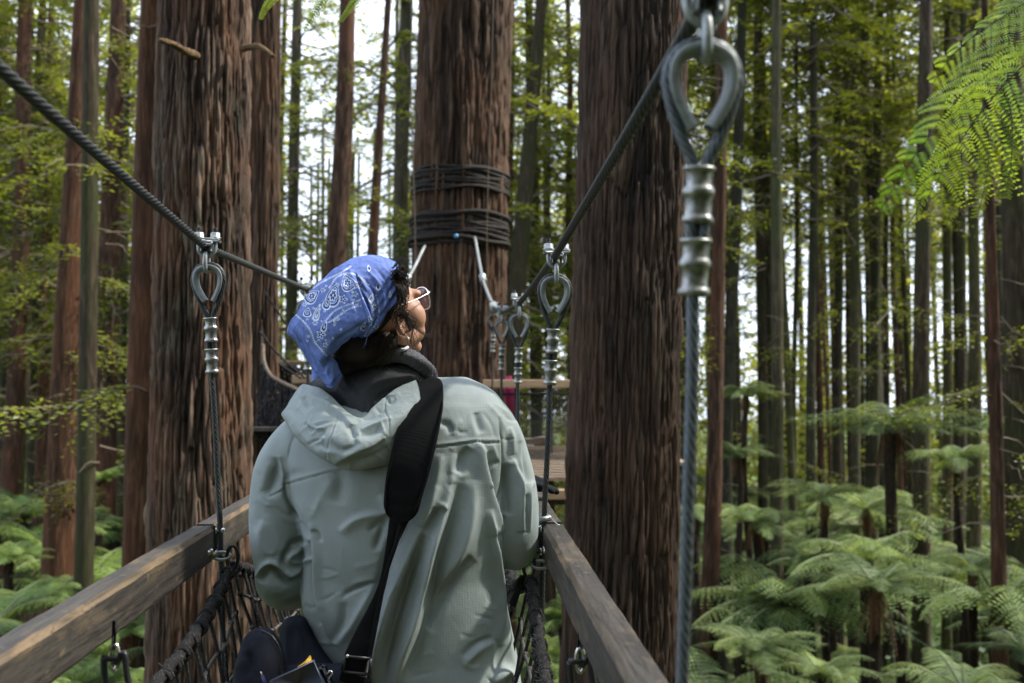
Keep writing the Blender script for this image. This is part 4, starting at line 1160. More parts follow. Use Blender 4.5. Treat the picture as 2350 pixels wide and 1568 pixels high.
# ---------------------------------------------------------------- rope wraps on the centre redwood
def wrap(y0, y1, n, label, slant=0.0, seed=0):
    r = np.random.default_rng(seed)
    Yd = 8.9; root = None
    mb = MB(); c0 = Q(1058, (y0 + y1) / 2, Yd)
    jit = r.normal(0, 1, (n, 3)); root = empty('rope_band', c0, label, 'rope band', 'black rope wraps around the centre redwood')
    for k in range(n):
        y = y0 + (y1 - y0) * (k + .5) / n
        xc = 1064 - (y - 0) * .018; c = Q(xc, y, Yd); R = (109 + y * .003) * Yd / FPX + .006 * abs(jit[k, 0])
        th = np.linspace(0, 2 * PI, 90)
        rr_ = (y1 - y0) / n * Yd / FPX * (.62 + .08 * jit[k, 1])
        p = np.array([c + np.array([R * math.cos(t), R * math.sin(t), slant * math.cos(t + k * 1.3) * .5 + .014 * math.sin(2 * t + k * 2) + .008 * math.sin(5 * t + k)]) for t in th])
        mb2 = tube(p, rr_, 10, False, lambda th, s: 1 + .16 * np.sin(3 * th + s * 70)); mb.merge(mb2)
    pr_ = [(((109 + (y0 + y1) * .0015) * Yd / FPX - .004), (((y0 + y1) / 2 - y) * Yd / FPX)) for y in np.linspace(y0 + 3, y1 - 3, 5)]
    lathe(pr_, c0, (0, 0, 1), 60, mb=mb)
    put('rope_turns', mb, M['band'], root)
    return root
wrap(404, 456, 9, 'upper black rope band around the centre redwood', .015, 1)
wrap(503, 540, 6, 'lower black rope band around the centre redwood, upper slanted turns', .05, 2)
wrap(540, 572, 5, 'lowest black rope turns around the centre redwood holding the cables', .02, 3)
mb = lathe([(0, -.015), (.018, -.01), (.02, 0), (.018, .01), (0, .015)], Q(1047, 542, 8.35), (0, 1, 0), 14)
tag(put('float', mb, mat_simple('blue_plastic', (.05, .25, .5), .35)), 'small blue round tag on the lower rope band of the centre redwood', 'rope tag')
for x0, x1, lab in ((868 + 76, 880 + 72, 'left'), (1126, 1118, 'right')):
    mb = MB(); tube(catmull([Q(x0 + (8 if lab == 'right' else 0), -80, 8.3), Q(x0, 250, 8.28), Q(x1, 500, 8.25), Q(x1, 700, 8.25)], 20), .0045, 6, mb=mb)
    tag(put('guy_rope', mb, M['twig']), 'thin pale rope running down the %s side of the centre redwood' % lab, 'rope')

# ---------------------------------------------------------------- platform ahead
def plank(a, b, w_, h_, mat, parent, nm, bev=.004):
    a, b = np.array(a), np.array(b); R3 = axes(b - a)
    return put(nm, box((a + b) / 2, (w_, np.linalg.norm(b - a), h_), R3, bev), mat, parent, False)
root = empty('platform', Q(1200, 1120, 7.8), 'timber platform ahead behind the right hangers, with pale top rail and wire mesh', 'platform')
plank(Q(1108, 881, 7.9), Q(1330, 881, 7.9), .09, .062, M['rail_new'], root, 'top_rail')
mb = MB()
for k in range(13): box(Q(1275, 1066 + k * 0, 8.0) + np.array([0, .12 + k * .15, 0]), (2.2, .14, .03), None, .003, mb=mb)
put('deck_boards', mb, M['deck'], root, False)
plank(Q(1130, 1134, 7.25), Q(1345, 1134, 7.25), .12, .07, M['rail_new'], root, 'edge_beam')
mb = MB()
for k in range(13): box(Q(1238, 1092, 7.3) + np.array([0, .0 + k * .06, -.02 + k * .016]), (1.0, .058, .03), None, .002, mb=mb)
put('ramp', mb, M['deck'], root, False)
plank(Q(1195, 1015, 8.2), Q(1258, 1008, 8.2), .14, .05, M['deck'], root, 'step')
put('step_face', box(Q(1225, 1050, 8.25), (.22, .03, .24), None, .003), M['brownply'], root, False)
mb = MB()
for k in range(60):
    x = 1120 + k * 3.6; tube(np.array([Q(x, 893, 7.92), Q(x + 3, 1120, 7.6)]), .0022, 3, False, mb=mb)
for k in range(46):
    y = 897 + k * 4.9; tube(np.array([Q(1112, y, 7.9), Q(1335, y, 7.9)]), .0022, 3, False, mb=mb)
tube(np.array([Q(1112, 905, 7.88), Q(1335, 903, 7.88)]), .012, 6, mb=mb)
put('mesh', mb, M['rope'], root)
for x in (1186, 1262):
    plank(Q(x, 890, 7.95), Q(x + 2, 1115, 7.8), .04, .04, M['rail'], root, 'post')
put('notice', box(Q(1217, 1032, 8.05), (.055, .01, .09), None, .002), mat_simple('white_notice', (.6, .6, .68), .5), root, False)
plank(Q(1243, 1140, 7.6), Q(1345, 1140, 7.6) , .5, .08, M['rail'], root, 'joist')

# side walkway seen left of the headscarf
root = empty('side_walkway', Q(640, 900, 7.0), 'dark netted side walkway left of the headscarf with curved pale rail ends', 'walkway')
mb = MB(); tube(catmull([Q(604, 790, 7.0), Q(606, 830, 6.95), Q(622, 862, 6.9), Q(660, 884, 6.8), Q(705, 905, 6.7)], 30), .013, 10, mb=mb)
put('curved_rail', mb, mat_timber('pale_worn_rail', (.04, .03, .022), (.12, .085, .06), (.24, .17, .12)), root)
plank(Q(585, 754, 7.6), Q(760, 758, 7.6), .05, .03, M['brownply'], root, 'upper_beam')
plank(Q(612, 832, 7.9), Q(770, 836, 7.9), .05, .035, M['brownply'], root, 'lower_beam')
plank(Q(672, 871, 7.3), Q(790, 873, 7.3), .08, .06, M['rail_new'], root, 'bench_beam')
plank(Q(672, 890, 7.35), Q(790, 892, 7.35), .1, .09, M['brownply'], root, 'side_beam')
mb = MB()
for pts in ([(606, 668, 7.2), (650, 735, 7.3), (700, 815, 7.4)], [(596, 760, 7.0), (640, 815, 7.0), (700, 868, 7.0)], [(640, 835, 7.3), (690, 868, 7.2)]):
    tube(catmull([Q(*q) for q in pts], 10), .008, 6, mb=mb)
put('strap', mb, M['rope'], root)
r = np.random.default_rng(9)
mb = MB()
def netsheet(top, bot, nx, ny, rr_):
    top = catmull([Q(*q) for q in top], nx); bot = catmull([Q(*q) for q in bot], nx)
    for i in range(nx):
        p = np.array([top[i] * (1 - s) + bot[i] * s + r.normal(0, .008, 3) for s in np.linspace(0, 1, 8)]); tube(p, rr_, 3, False, mb=mb)
    for k in range(ny):
        s = k / (ny - 1); p = top * (1 - s) + bot * s + r.normal(0, .006, top.shape); tube(p, rr_, 3, False, mb=mb)
netsheet([(600, 835, 7.0), (622, 868, 6.9), (660, 890, 6.8), (710, 912, 6.7)], [(588, 1010, 7.0), (612, 1010, 6.9), (650, 1000, 6.8), (700, 990, 6.7)], 34, 16, .0085)
netsheet([(625, 842, 7.6), (660, 838, 7.5), (700, 850, 7.4), (740, 860, 7.3)], [(622, 930, 7.6), (660, 940, 7.5), (700, 945, 7.4), (740, 950, 7.3)], 26, 14, .009)
put('net', mb, M['rope'], root)
mb = MB()
for k in range(10): box(Q(650, 985, 6.6 + k * .12), (.8, .1, .03), None, .003, mb=mb)
put('deck_boards', mb, M['rail'], root, False)
# ================================================================ materials of the person
def mat_fabric(name, col, scale=900, rough=.55, grid=True, amp=.10, spec=.35, bd=.0006, sheen=.0, crease=False):
    m, nt, out = new_mat(name)
    v = coords(nt)
    n = noise(nt, v, 9, 4, .6); n3 = noise(nt, v, 260, 3, .6)
    c = ramp(nt, [(.3, [k * (1 - amp) for k in col]), (.7, [k * (1 + amp) for k in col])], n).outputs[0]
    nrm = bump(nt, n3, .35, bd)
    if crease:
        q1 = noise(nt, coords(nt, (1, 1, .6)), 13, 3, .55, .9); q2 = noise(nt, coords(nt, (1, 1, .8)), 42, 3, .6, .6)
        rg1 = math_(nt, 'ABSOLUTE', math_(nt, 'SUBTRACT', q1, .5)); rg2 = math_(nt, 'ABSOLUTE', math_(nt, 'SUBTRACT', q2, .5))
        nrm = bump(nt, rg1, .28, .008, nrm); nrm = bump(nt, rg2, .22, .002, nrm)
    if grid:
        w1 = nd(nt, 'ShaderNodeTexWave'); w1.bands_direction = 'Z'; w1.inputs['Scale'].default_value = scale * .11; nt.links.new(v, w1.inputs['Vector'])
        w2 = nd(nt, 'ShaderNodeTexWave'); w2.bands_direction = 'X'; w2.inputs['Scale'].default_value = scale * .11; nt.links.new(v, w2.inputs['Vector'])
        g = math_(nt, 'MAXIMUM', math_(nt, 'POWER', w1.outputs['Fac'], 5), math_(nt, 'POWER', w2.outputs['Fac'], 5))
        nrm = bump(nt, g, .3, bd * .8, nrm)
    principled(nt, out, c, rough, 0, nrm, spec, **({'Sheen Weight': sheen} if sheen else {})); return m
M['jacket'] = mat_fabric('sage_ripstop_nylon', (.25, .292, .298), 900, .66, True, .08, .28, crease=True)
M['trouser'] = mat_fabric('dark_trouser_cloth', (.03, .035, .045), 700, .8, False)
M['navy'] = mat_fabric('navy_canvas', (.010, .013, .024), 900, .8, True, .25, .25, .001)
M['glove'] = mat_fabric('dark_knit_glove', (.007, .008, .012), 900, .9, False, .2, .2, .002)
M['strap'] = mat_fabric('black_webbing', (.004, .004, .005), 1200, .8, True, .1, .15)
M['scarf'] = mat_fabric('charcoal_knit', (.10, .10, .118), 500, .9, True, .3, .2, .003)
def mat_pad():
    m, nt, out = new_mat('black_mesh_pad'); v = coords(nt, (1, 1, 1), 'Object', (0, .35, 0))
    vo = nd(nt, 'ShaderNodeTexVoronoi'); vo.inputs['Scale'].default_value = 420; vo.inputs['Randomness'].default_value = .15; nt.links.new(v, vo.inputs['Vector'])
    c = ramp(nt, [(.2, (.0015,) * 3), (.6, (.007, .007, .008))], vo.outputs['Distance']).outputs[0]
    principled(nt, out, c, .85, 0, bump(nt, vo.outputs['Distance'], .8, .001), .12); return m
M['pad'] = mat_pad()
def mat_lining():
    m, nt, out = new_mat('black_mesh_lining'); v = coords(nt, (1, 1, 1), 'Object', (0, .7, 0))
    w1 = nd(nt, 'ShaderNodeTexWave'); w1.bands_direction = 'Z'; w1.inputs['Scale'].default_value = 88; nt.links.new(v, w1.inputs['Vector'])
    w2 = nd(nt, 'ShaderNodeTexWave'); w2.bands_direction = 'X'; w2.inputs['Scale'].default_value = 88; nt.links.new(v, w2.inputs['Vector'])
    g = math_(nt, 'MULTIPLY', w1.outputs['Fac'], w2.outputs['Fac'])
    c = ramp(nt, [(.3, (.008, .008, .010)), (.7, (.10, .105, .12))], g).outputs[0]
    principled(nt, out, c, .7, 0, bump(nt, g, .5, .001), .3); return m
M['lining'] = mat_lining()
def mat_bandana():
    m, nt, out = new_mat('blue_printed_cotton'); v = coords(nt)
    at = nt.nodes.new('ShaderNodeAttribute'); at.attribute_name = 'print'
    n = noise(nt, v, 30, 4, .6); n2 = noise(nt, v, 700, 2)
    base = ramp(nt, [(.3, (.085, .135, .38)), (.7, (.15, .215, .54))], n).outputs[0]
    c = mixc(nt, math_(nt, 'MULTIPLY', at.outputs['Fac'], 1.0, clamp=True), base, (.60, .68, .84))
    dk = math_(nt, 'MULTIPLY', at.outputs['Fac'], -1.0, clamp=True)
    c = mixc(nt, dk, c, (.012, .018, .06))
    principled(nt, out, c, .8, 0, bump(nt, n2, .4, .0006), .25); return m
M['bandana'] = mat_bandana()
def mat_skin():
    m, nt, out = new_mat('skin'); v = coords(nt)
    n = noise(nt, v, 18, 4, .6); n2 = noise(nt, v, 500, 3)
    c = ramp(nt, [(.35, (.40, .205, .135)), (.65, (.52, .29, .2))], n).outputs[0]
    principled(nt, out, c, .5, 0, bump(nt, n2, .2, .0004), .4, **{'Subsurface Weight': .15, 'Subsurface Radius': (.01, .004, .002)}); return m
M['skin'] = mat_skin()
M['hair'] = mat_simple('dark_brown_hair', (.028, .019, .014), .6, 0, 300, .5, .0004, .25)
M['silver'] = mat_metal('spectacle_metal', (.7, .72, .74), .2, 90, .1, 1.0)
def mat_glass():
    m, nt, out = new_mat('clear_lens')
    g = nt.nodes.new('ShaderNodeBsdfGlossy'); g.inputs['Roughness'].default_value = .05; g.inputs['Color'].default_value = (.8, .75, .85, 1)
    t = nt.nodes.new('ShaderNodeBsdfTransparent'); t.inputs['Color'].default_value = (.86, .83, .88, 1)
    x = nt.nodes.new('ShaderNodeMixShader'); x.inputs[0].default_value = .12; nt.links.new(t.outputs[0], x.inputs[1]); nt.links.new(g.outputs[0], x.inputs[2]); nt.links.new(x.outputs[0], out.inputs[0]); return m
M['lens'] = mat_glass()
M['clear'] = mat_simple('clear_plastic_frame', (.5, .5, .52), .15, .3)
M['pearl'] = mat_simple('pearl', (.75, .68, .62), .2)
M['eye'] = mat_simple('eye_white', (.7, .68, .64), .2)

YV = np.array([0, 1.0, 0])
def loft(rows, ns=72, ex=2.4, mb=None):
    """closed body from (y, xl, xr, depth, half thickness) rows in picture units"""
    rows = np.array(rows, float); mb = mb or MB()
    k = catmull(np.stack([rows[:, 0], rows[:, 1], rows[:, 2]], -1), len(rows) * 8)
    dd = np.interp(k[:, 0], rows[:, 0], rows[:, 3]); hh = np.interp(k[:, 0], rows[:, 0], rows[:, 4])
    th = np.linspace(0, 2 * PI, ns, endpoint=False); c, s = np.cos(th), np.sin(th)
    cx = np.sign(c) * np.abs(c) ** (2 / ex); sy = np.sign(s) * np.abs(s) ** (2 / ex)
    V = []
    for (y, xl, xr), d, h in zip(k, dd, hh):
        ctr = P((xl + xr) / 2, y, d); hw = (xr - xl) / 2 * d / FPX
        V.append(ctr + cx[:, None] * hw * RT + sy[:, None] * h * YV)
    n = len(V); V = np.vstack(V + [[V[0].mean(0), V[-1].mean(0)]])
    mb.add(V, grid_faces(n, ns, True)); j = np.arange(ns); c0 = n * ns
    mb.add(V, np.stack([np.full(ns, c0), (j + 1) % ns, j, -np.ones(ns, int)], -1)); mb.add(V, np.stack([np.full(ns, c0 + 1), (n - 1) * ns + j, (n - 1) * ns + (j + 1) % ns, -np.ones(ns, int)], -1))
    return mb
def limb(pts, mb=None, sides=24, n=30):
    """pts (x, y, d, r_px) -> tapered tube"""
    mb = mb or MB(); w4 = np.array([np.append(P(*p[:3]), p[3] * p[2] / FPX) for p in pts])
    q = catmull(w4, n); return tube(q[:, :3], q[:, 3], sides, True, mb=mb)
def ellip(c, r, R=None, n=20, mb=None, m=0):
    mb = mb or MB(); u = np.linspace(.001, PI - .001, n); v = np.linspace(0, 2 * PI, 2 * n, endpoint=False)
    U, V = np.meshgrid(u, v, indexing='ij')
    p = np.stack([np.sin(U) * np.cos(V) * r[0], np.sin(U) * np.sin(V) * r[1], np.cos(U) * r[2]], -1).reshape(-1, 3)
    if R is not None: p = p @ np.array(R).T
    mb.add(p + np.array(c), grid_faces(n, 2 * n, True)[:, ::-1], m); return mb

CR_ = {'A': (564, 846, .2398), 'B': (893, 846, .2398), 'C': (526.4, 1191.9, .2398), 'D': (846, 1191.9, .2398), 'H': (564, 564, .3), 'P': (0, 0, 1)}
def sculpt(co, no, strokes, face=-.05):
    """raise or sink folds along strokes: (frame, points, amp mm, width px left, width px right[, taper])"""
    r = co - CAM; d = r @ FWD; x = CX + FPX * (r @ RT) / d; y = CY - FPX * (r @ UP) / d
    out = np.zeros(len(co)); vis = np.clip((-(no @ (r / np.linalg.norm(r, axis=1)[:, None]).T.T[0]) if False else -np.einsum('ij,ij->i', no, r / np.linalg.norm(r, axis=1)[:, None])) * 2.2 + .25, 0, 1)
    for st in strokes:
        fr, pts, amp, wl, wr = st[:5]; tp = st[5] if len(st) > 5 else .5
        ox, oy, sc = CR_[fr]; p = np.array([(ox + sc * a, oy + sc * b) for a, b in pts])
        n = max(6, 5 * len(p)); p3 = catmull(np.hstack([p, np.zeros((len(p), 1))]), n)[:, :2]
        W = 3 * max(wl, wr)
        sel = np.where((x > p3[:, 0].min() - W) & (x < p3[:, 0].max() + W) & (y > p3[:, 1].min() - W) & (y < p3[:, 1].max() + W) & (vis > 0))[0]
        if not len(sel): continue
        X, Y_ = x[sel], y[sel]; best = np.full(len(sel), 1e9); sg = np.ones(len(sel)); tt = np.zeros(len(sel))
        for i in range(n - 1):
            a, b = p3[i], p3[i + 1]; e = b - a; L2 = e @ e + 1e-9
            t = ((X - a[0]) * e[0] + (Y_ - a[1]) * e[1]) / L2; tc_ = np.clip(t, 0, 1)
            dx, dy = X - a[0] - e[0] * tc_, Y_ - a[1] - e[1] * tc_; dist = dx * dx + dy * dy
            m = dist < best; best[m] = dist[m]; sg[m] = np.sign(e[0] * dy - e[1] * dx)[m]; tt[m] = (i + tc_[m]) / (n - 1)
        u = np.sqrt(best); w = np.where(sg > 0, wl, wr)        # sg>0: below / left of a stroke drawn downwards
        env = np.clip(np.sin(PI * np.clip(tt, 0.0, 1)), 0, 1) ** tp if tp > 0 else 1.0
        out[sel] += amp * .001 * (np.exp(-(u / w) ** 2) if amp < 0 else np.exp(-1.0 * (u / w) ** 1.6)) * env * vis[sel]
    return out

def patch(rows, nu, nv, thick=0.0):
    """cloth through rows of (x, y, d) points; returns grid (nu, nv, 3) in world space"""
    R_ = [catmull([P(*q) for q in row], nv) for row in rows]
    R_ = np.array(R_); return np.stack([catmull(R_[:, j], nu) for j in range(nv)], 1)
def grid_normals(g, toward):
    a = np.gradient(g, axis=0); b = np.gradient(g, axis=1); n = np.cross(a, b); n /= np.linalg.norm(n, axis=2)[..., None] + 1e-12
    f = np.sign(np.einsum('ijk,k->ij', n, toward).mean()); return n * (f if f != 0 else 1)
def sheet(g, thick, mb=None, m=0):
    """double sided cloth with a closed edge"""
    mb = mb or MB(); nu, nv = g.shape[:2]; n = grid_normals(g, -FWD)
    fr = g.reshape(-1, 3); bk = (g - n * thick).reshape(-1, 3); N_ = nu * nv
    F_ = grid_faces(nu, nv); v = np.vstack([fr, bk])
    nn = np.cross(g[1, 0] - g[0, 0], g[0, 1] - g[0, 0]); flip = (nn @ n[0, 0]) > 0
    f1 = F_ if not flip else F_; mb_f = [f1, F_[:, ::-1] + N_]
    bd = np.concatenate([np.arange(nv), np.arange(1, nu) * nv + nv - 1, (nu - 1) * nv + np.arange(nv - 2, -1, -1), np.arange(nu - 2, 0, -1) * nv])
    b2 = np.roll(bd, -1); mb_f.append(np.stack([bd, b2, b2 + N_, bd + N_], -1))
    mb.add(v, np.vstack(mb_f), m); return mb
def hand(c, dirv, up, side, curl=.5, s=1.0, spread=.12):
    """palm, four jointed fingers of different length and a thumb from the side of the palm"""
    d = np.array(dirv, float); d /= np.linalg.norm(d); u = np.array(up, float); u -= d * (u @ d); u /= np.linalg.norm(u); w_ = np.cross(d, u) * side
    mb = MB(); R3 = np.stack([w_, d, u], 1)
    ellip(c + d * .045 * s, (.040 * s, .052 * s, .016 * s), R3, 14, mb); ellip(c + d * .005 * s, (.028 * s, .035 * s, .020 * s), R3, 14, mb)
    for k, (off, ln) in enumerate(((-.030, .066), (-.010, .076), (.010, .072), (.029, .056))):
        b = c + d * .085 * s + w_ * off * s; p = [b - d * .02 * s, b]; dd = d + w_ * off * spread * 8; dd /= np.linalg.norm(dd); a = 0
        for f in (.45, .32, .23):
            a += curl * (.75 + .12 * k); v = dd * math.cos(a) - u * math.sin(a); p.append(p[-1] + v * ln * f * s)
        tube(catmull(p, 14), np.linspace(.0096, .0076, 14) * s, 10, True, mb=mb); ellip(p[-1], (.0068 * s,) * 3, None, 8, mb)
    b = c + d * .03 * s - w_ * .032 * s
    p = [b, b + (d * .5 - w_ * .75 - u * .2) * .028 * s, b + (d * 1.1 - w_ * 1.0 - u * .5) * .045 * s, b + (d * 1.9 - w_ * .9 - u * .8) * .045 * s]
    tube(catmull(p, 12), np.linspace(.012, .008, 12) * s, 10, True, mb=mb); ellip(p[-1], (.008 * s,) * 3, None, 8, mb)
    return mb

# ================================================================ the person
deck_z = ((LR(2.2) + RR_(2.2)) / 2 - UPV * 1.04)[2] + .014
PB = P(915, 1200, 2.18); PB[2] = deck_z
person = empty('person', PB, 'person in a sage green jacket and blue paisley headscarf, back turned, looking up right', 'person')

# head frame
HC = P(862, 704, 2.13)
hf = np.array([.70, .63, .25]); hf /= np.linalg.norm(hf)
hu = np.array([-.10, -.10, 1.0]); hu -= hf * (hu @ hf); hu /= np.linalg.norm(hu)
hr = np.cross(hf, hu)                                  # her right side, towards the camera
HR = np.stack([hr, hf, hu], 1)
H = lambda x, y, z: HC + HR @ np.array([x, y, z])
mb = MB()
for c, r_ in (((0, -.012, .018), (.074, .094, .084)), ((0, .042, -.025), (.060, .054, .085)), ((0, .046, -.078), (.050, .044, .036)), ((0, .078, -.104), (.020, .017, .017)),
              ((.040, .060, -.036), (.030, .030, .036)), ((-.040, .060, -.036), (.030, .030, .036)), ((.034, .062, -.068), (.026, .024, .026)), ((-.034, .062, -.068), (.026, .024, .026)), ((0, .098, -.030), (.012, .020, .018)), ((0, .090, -.008), (.009, .014, .03)),
              ((.028, .078, .010), (.030, .018, .012)), ((-.028, .078, .010), (.030, .018, .012)), ((0, .088, -.066), (.020, .010, .006)), ((0, .086, -.077), (.017, .010, .006)),
              ((.050, .030, -.072), (.014, .035, .022)), ((-.050, .030, -.072), (.014, .035, .022)), ((.010, .100, -.036), (.009, .010, .008)), ((-.010, .100, -.036), (.009, .010, .008))):
    ellip(H(*c), r_, HR, 18, mb)
for s in (-1, 1):                                       # ears: rim, bowl, lobe
    e = [H(s * .072, .016, -.028), H(s * .080, .006, -.014), H(s * .083, -.008, -.020), H(s * .082, -.012, -.038), H(s * .077, -.004, -.058), H(s * .072, .008, -.066)]
    tube(catmull(e, 16), np.linspace(.005, .0062, 16), 8, True, mb=mb); ellip(H(s * .073, .002, -.040), (.005, .014, .023), HR, 10, mb)
neck = limb([(862, 760, 2.15, 52), (872, 830, 2.17, 52), (885, 900, 2.19, 66)], MB()); mb.merge(neck)
loft([(893, 900, 1030, 2.21, .05), (930, 790, 1110, 2.20, .075), (1000, 730, 1130, 2.19, .09), (1150, 760, 1120, 2.19, .10), (1300, 775, 1115, 2.19, .095), (1420, 770, 1130, 2.20, .10), (1580, 775, 1150, 2.20, .105), (1680, 790, 1140, 2.20, .09)], 40, 2.2, mb)
limb([(760, 985, 2.19, 46), (705, 1060, 2.18, 44), (668, 1180, 2.17, 38), (662, 1300, 2.17, 34)], mb); limb([(662, 1300, 2.17, 34), (700, 1322, 2.30, 30), (765, 1315, 2.42, 24), (800, 1300, 2.46, 22)], mb)
limb([(1080, 960, 2.19, 46), (1130, 1040, 2.18, 42), (1165, 1150, 2.18, 36), (1178, 1245, 2.2, 32)], mb); limb([(1178, 1245, 2.2, 32), (1190, 1210, 2.35, 27), (1165, 1150, 2.50, 22), (1150, 1104, 2.59, 20)], mb)
foot = {}
for s, x in ((-1, 868), (1, 1040)):
    hip = P(x, 1600, 2.2); kn = hip * .5 + np.array([hip[0], hip[1], deck_z]) * .5 + np.array([s * .01, .03, .02]); an = np.array([hip[0] + s * .0, hip[1] - .03, deck_z + .085])
    q = catmull(np.array([np.append(hip, .092), np.append(hip * .6 + kn * .4, .08), np.append(kn, .055), np.append(kn * .6 + an * .4, .055), np.append(an, .036)]), 30)
    tube(q[:, :3], q[:, 3], 20, True, mb=mb); foot[s] = (hip, kn, an); tube(np.array([an, an + np.array([0, .05, -.05]), an + np.array([0, .13, -.06])]), [.036, .034, .024], 12, True, mb=mb)
mb.merge(hand(P(812, 1296, 2.475), (.9, .35, -.1), (0, -.5, 1), -1, .5))
mb.merge(hand(P(1130, 1100, 2.60), (.97, .2, -.10), (.1, 0, 1), 1, .12))
for k in range(len(mb.v)): mb.v[k] = mb.v[k] - PB
body = link('body', remeshed(mb, 'body', .0045, M['skin'], 3, .5), person)
for s in (-1, 1): put('eye', ellip(H(s * .030, .083, -.012), (.012, .010, .010), HR, 12), M['eye'], person)
g = hand(P(1130, 1101, 2.60), (.97, .2, -.10), (.1, 0, 1), 1, .12, 1.12)
limb([(1160, 1140, 2.52, 27), (1135, 1102, 2.60, 26), (1185, 1106, 2.61, 22), (1225, 1110, 2.62, 19), (1250, 1115, 2.62, 15)], g)
for k in range(len(g.v)): g.v[k] = g.v[k] - PB
gl = link('glove', remeshed(g, 'glove', .004, M['glove'], 3, .5), person)
# trousers and boots
for s in (-1, 1):
    hip, kn, an = foot[s]
    q = catmull(np.array([np.append(hip + [0, 0, .03], .118), np.append(hip * .6 + kn * .4, .105), np.append(kn, .082), np.append(kn * .5 + an * .5, .076), np.append(an + [0, 0, .0], .066)]), 40)
    mbt = tube(q[:, :3], q[:, 3], 28, True, lambda th, s_: 1 + .03 * np.sin(3 * th + 9 * s_) + .02 * np.sin(31 * s_ + 2 * th))
    put('trouser_leg', mbt, M['trouser'], person)
    mbs = tube(catmull([an + np.array([0, -.045, -.045]), an + np.array([0, 0, -.03]), an + np.array([0, .07, -.045]), an + np.array([0, .16, -.058]), an + np.array([0, .20, -.062])], 20), np.array([.02] + [.048] * 4 + [.046] * 8 + [.042] * 5 + [.034, .015]), 16, sq=.85)
    put('boot', mbs, M['strap'], person)
mbt = loft([(1500, 800, 1140, 2.2, .11), (1560, 786, 1150, 2.2, .125), (1640, 790, 1148, 2.2, .13), (1700, 820, 1120, 2.2, .11)], 48); put('trouser_seat', mbt, M['trouser'], person)

# ---------------------------------------------------------------- jacket
mb = MB()
loft([(868, 985, 1070, 2.20, .03), (884, 930, 1110, 2.19, .065), (905, 850, 1140, 2.185, .09), (935, 765, 1160, 2.18, .112), (975, 705, 1172, 2.175, .128), (1020, 672, 1172, 2.17, .138), (1100, 668, 1160, 2.165, .146), (1180, 682, 1160, 2.165, .146),
      (1250, 700, 1158, 2.165, .144), (1320, 698, 1158, 2.17, .144), (1380, 698, 1164, 2.17, .148), (1440, 716, 1174, 2.175, .152), (1490, 738, 1184, 2.18, .156), (1530, 768, 1190, 2.18, .16), (1570, 815, 1196, 2.18, .162), (1640, 850, 1206, 2.185, .168), (1740, 850, 1215, 2.19, .165), (1800, 850, 1216, 2.19, .15)], 96, 2.35, mb)
limb([(760, 985, 2.185, 58), (708, 1012, 2.18, 70), (658, 1075, 2.175, 71), (641, 1160, 2.17, 70), (640, 1240, 2.165, 67), (652, 1305, 2.165, 62), (662, 1330, 2.19, 58)], mb, 36, 50)
limb([(648, 1300, 2.165, 62), (650, 1330, 2.17, 62), (672, 1340, 2.24, 58), (722, 1338, 2.36, 48), (775, 1318, 2.43, 38)], mb, 36, 50)
limb([(1085, 938, 2.185, 56), (1128, 985, 2.18, 60), (1153, 1060, 2.175, 62), (1170, 1140, 2.17, 63), (1176, 1215, 2.17, 60), (1183, 1262, 2.18, 50)], mb, 36, 50)
limb([(1180, 1235, 2.17, 55), (1187, 1262, 2.2, 48), (1186, 1225, 2.35, 44), (1170, 1160, 2.46, 36), (1160, 1130, 2.52, 34)], mb, 36, 50)
for k in range(len(mb.v)): mb.v[k] = mb.v[k] - PB
jm = remeshed(mb, 'jacket', .0034, M['jacket'], 14, .6)
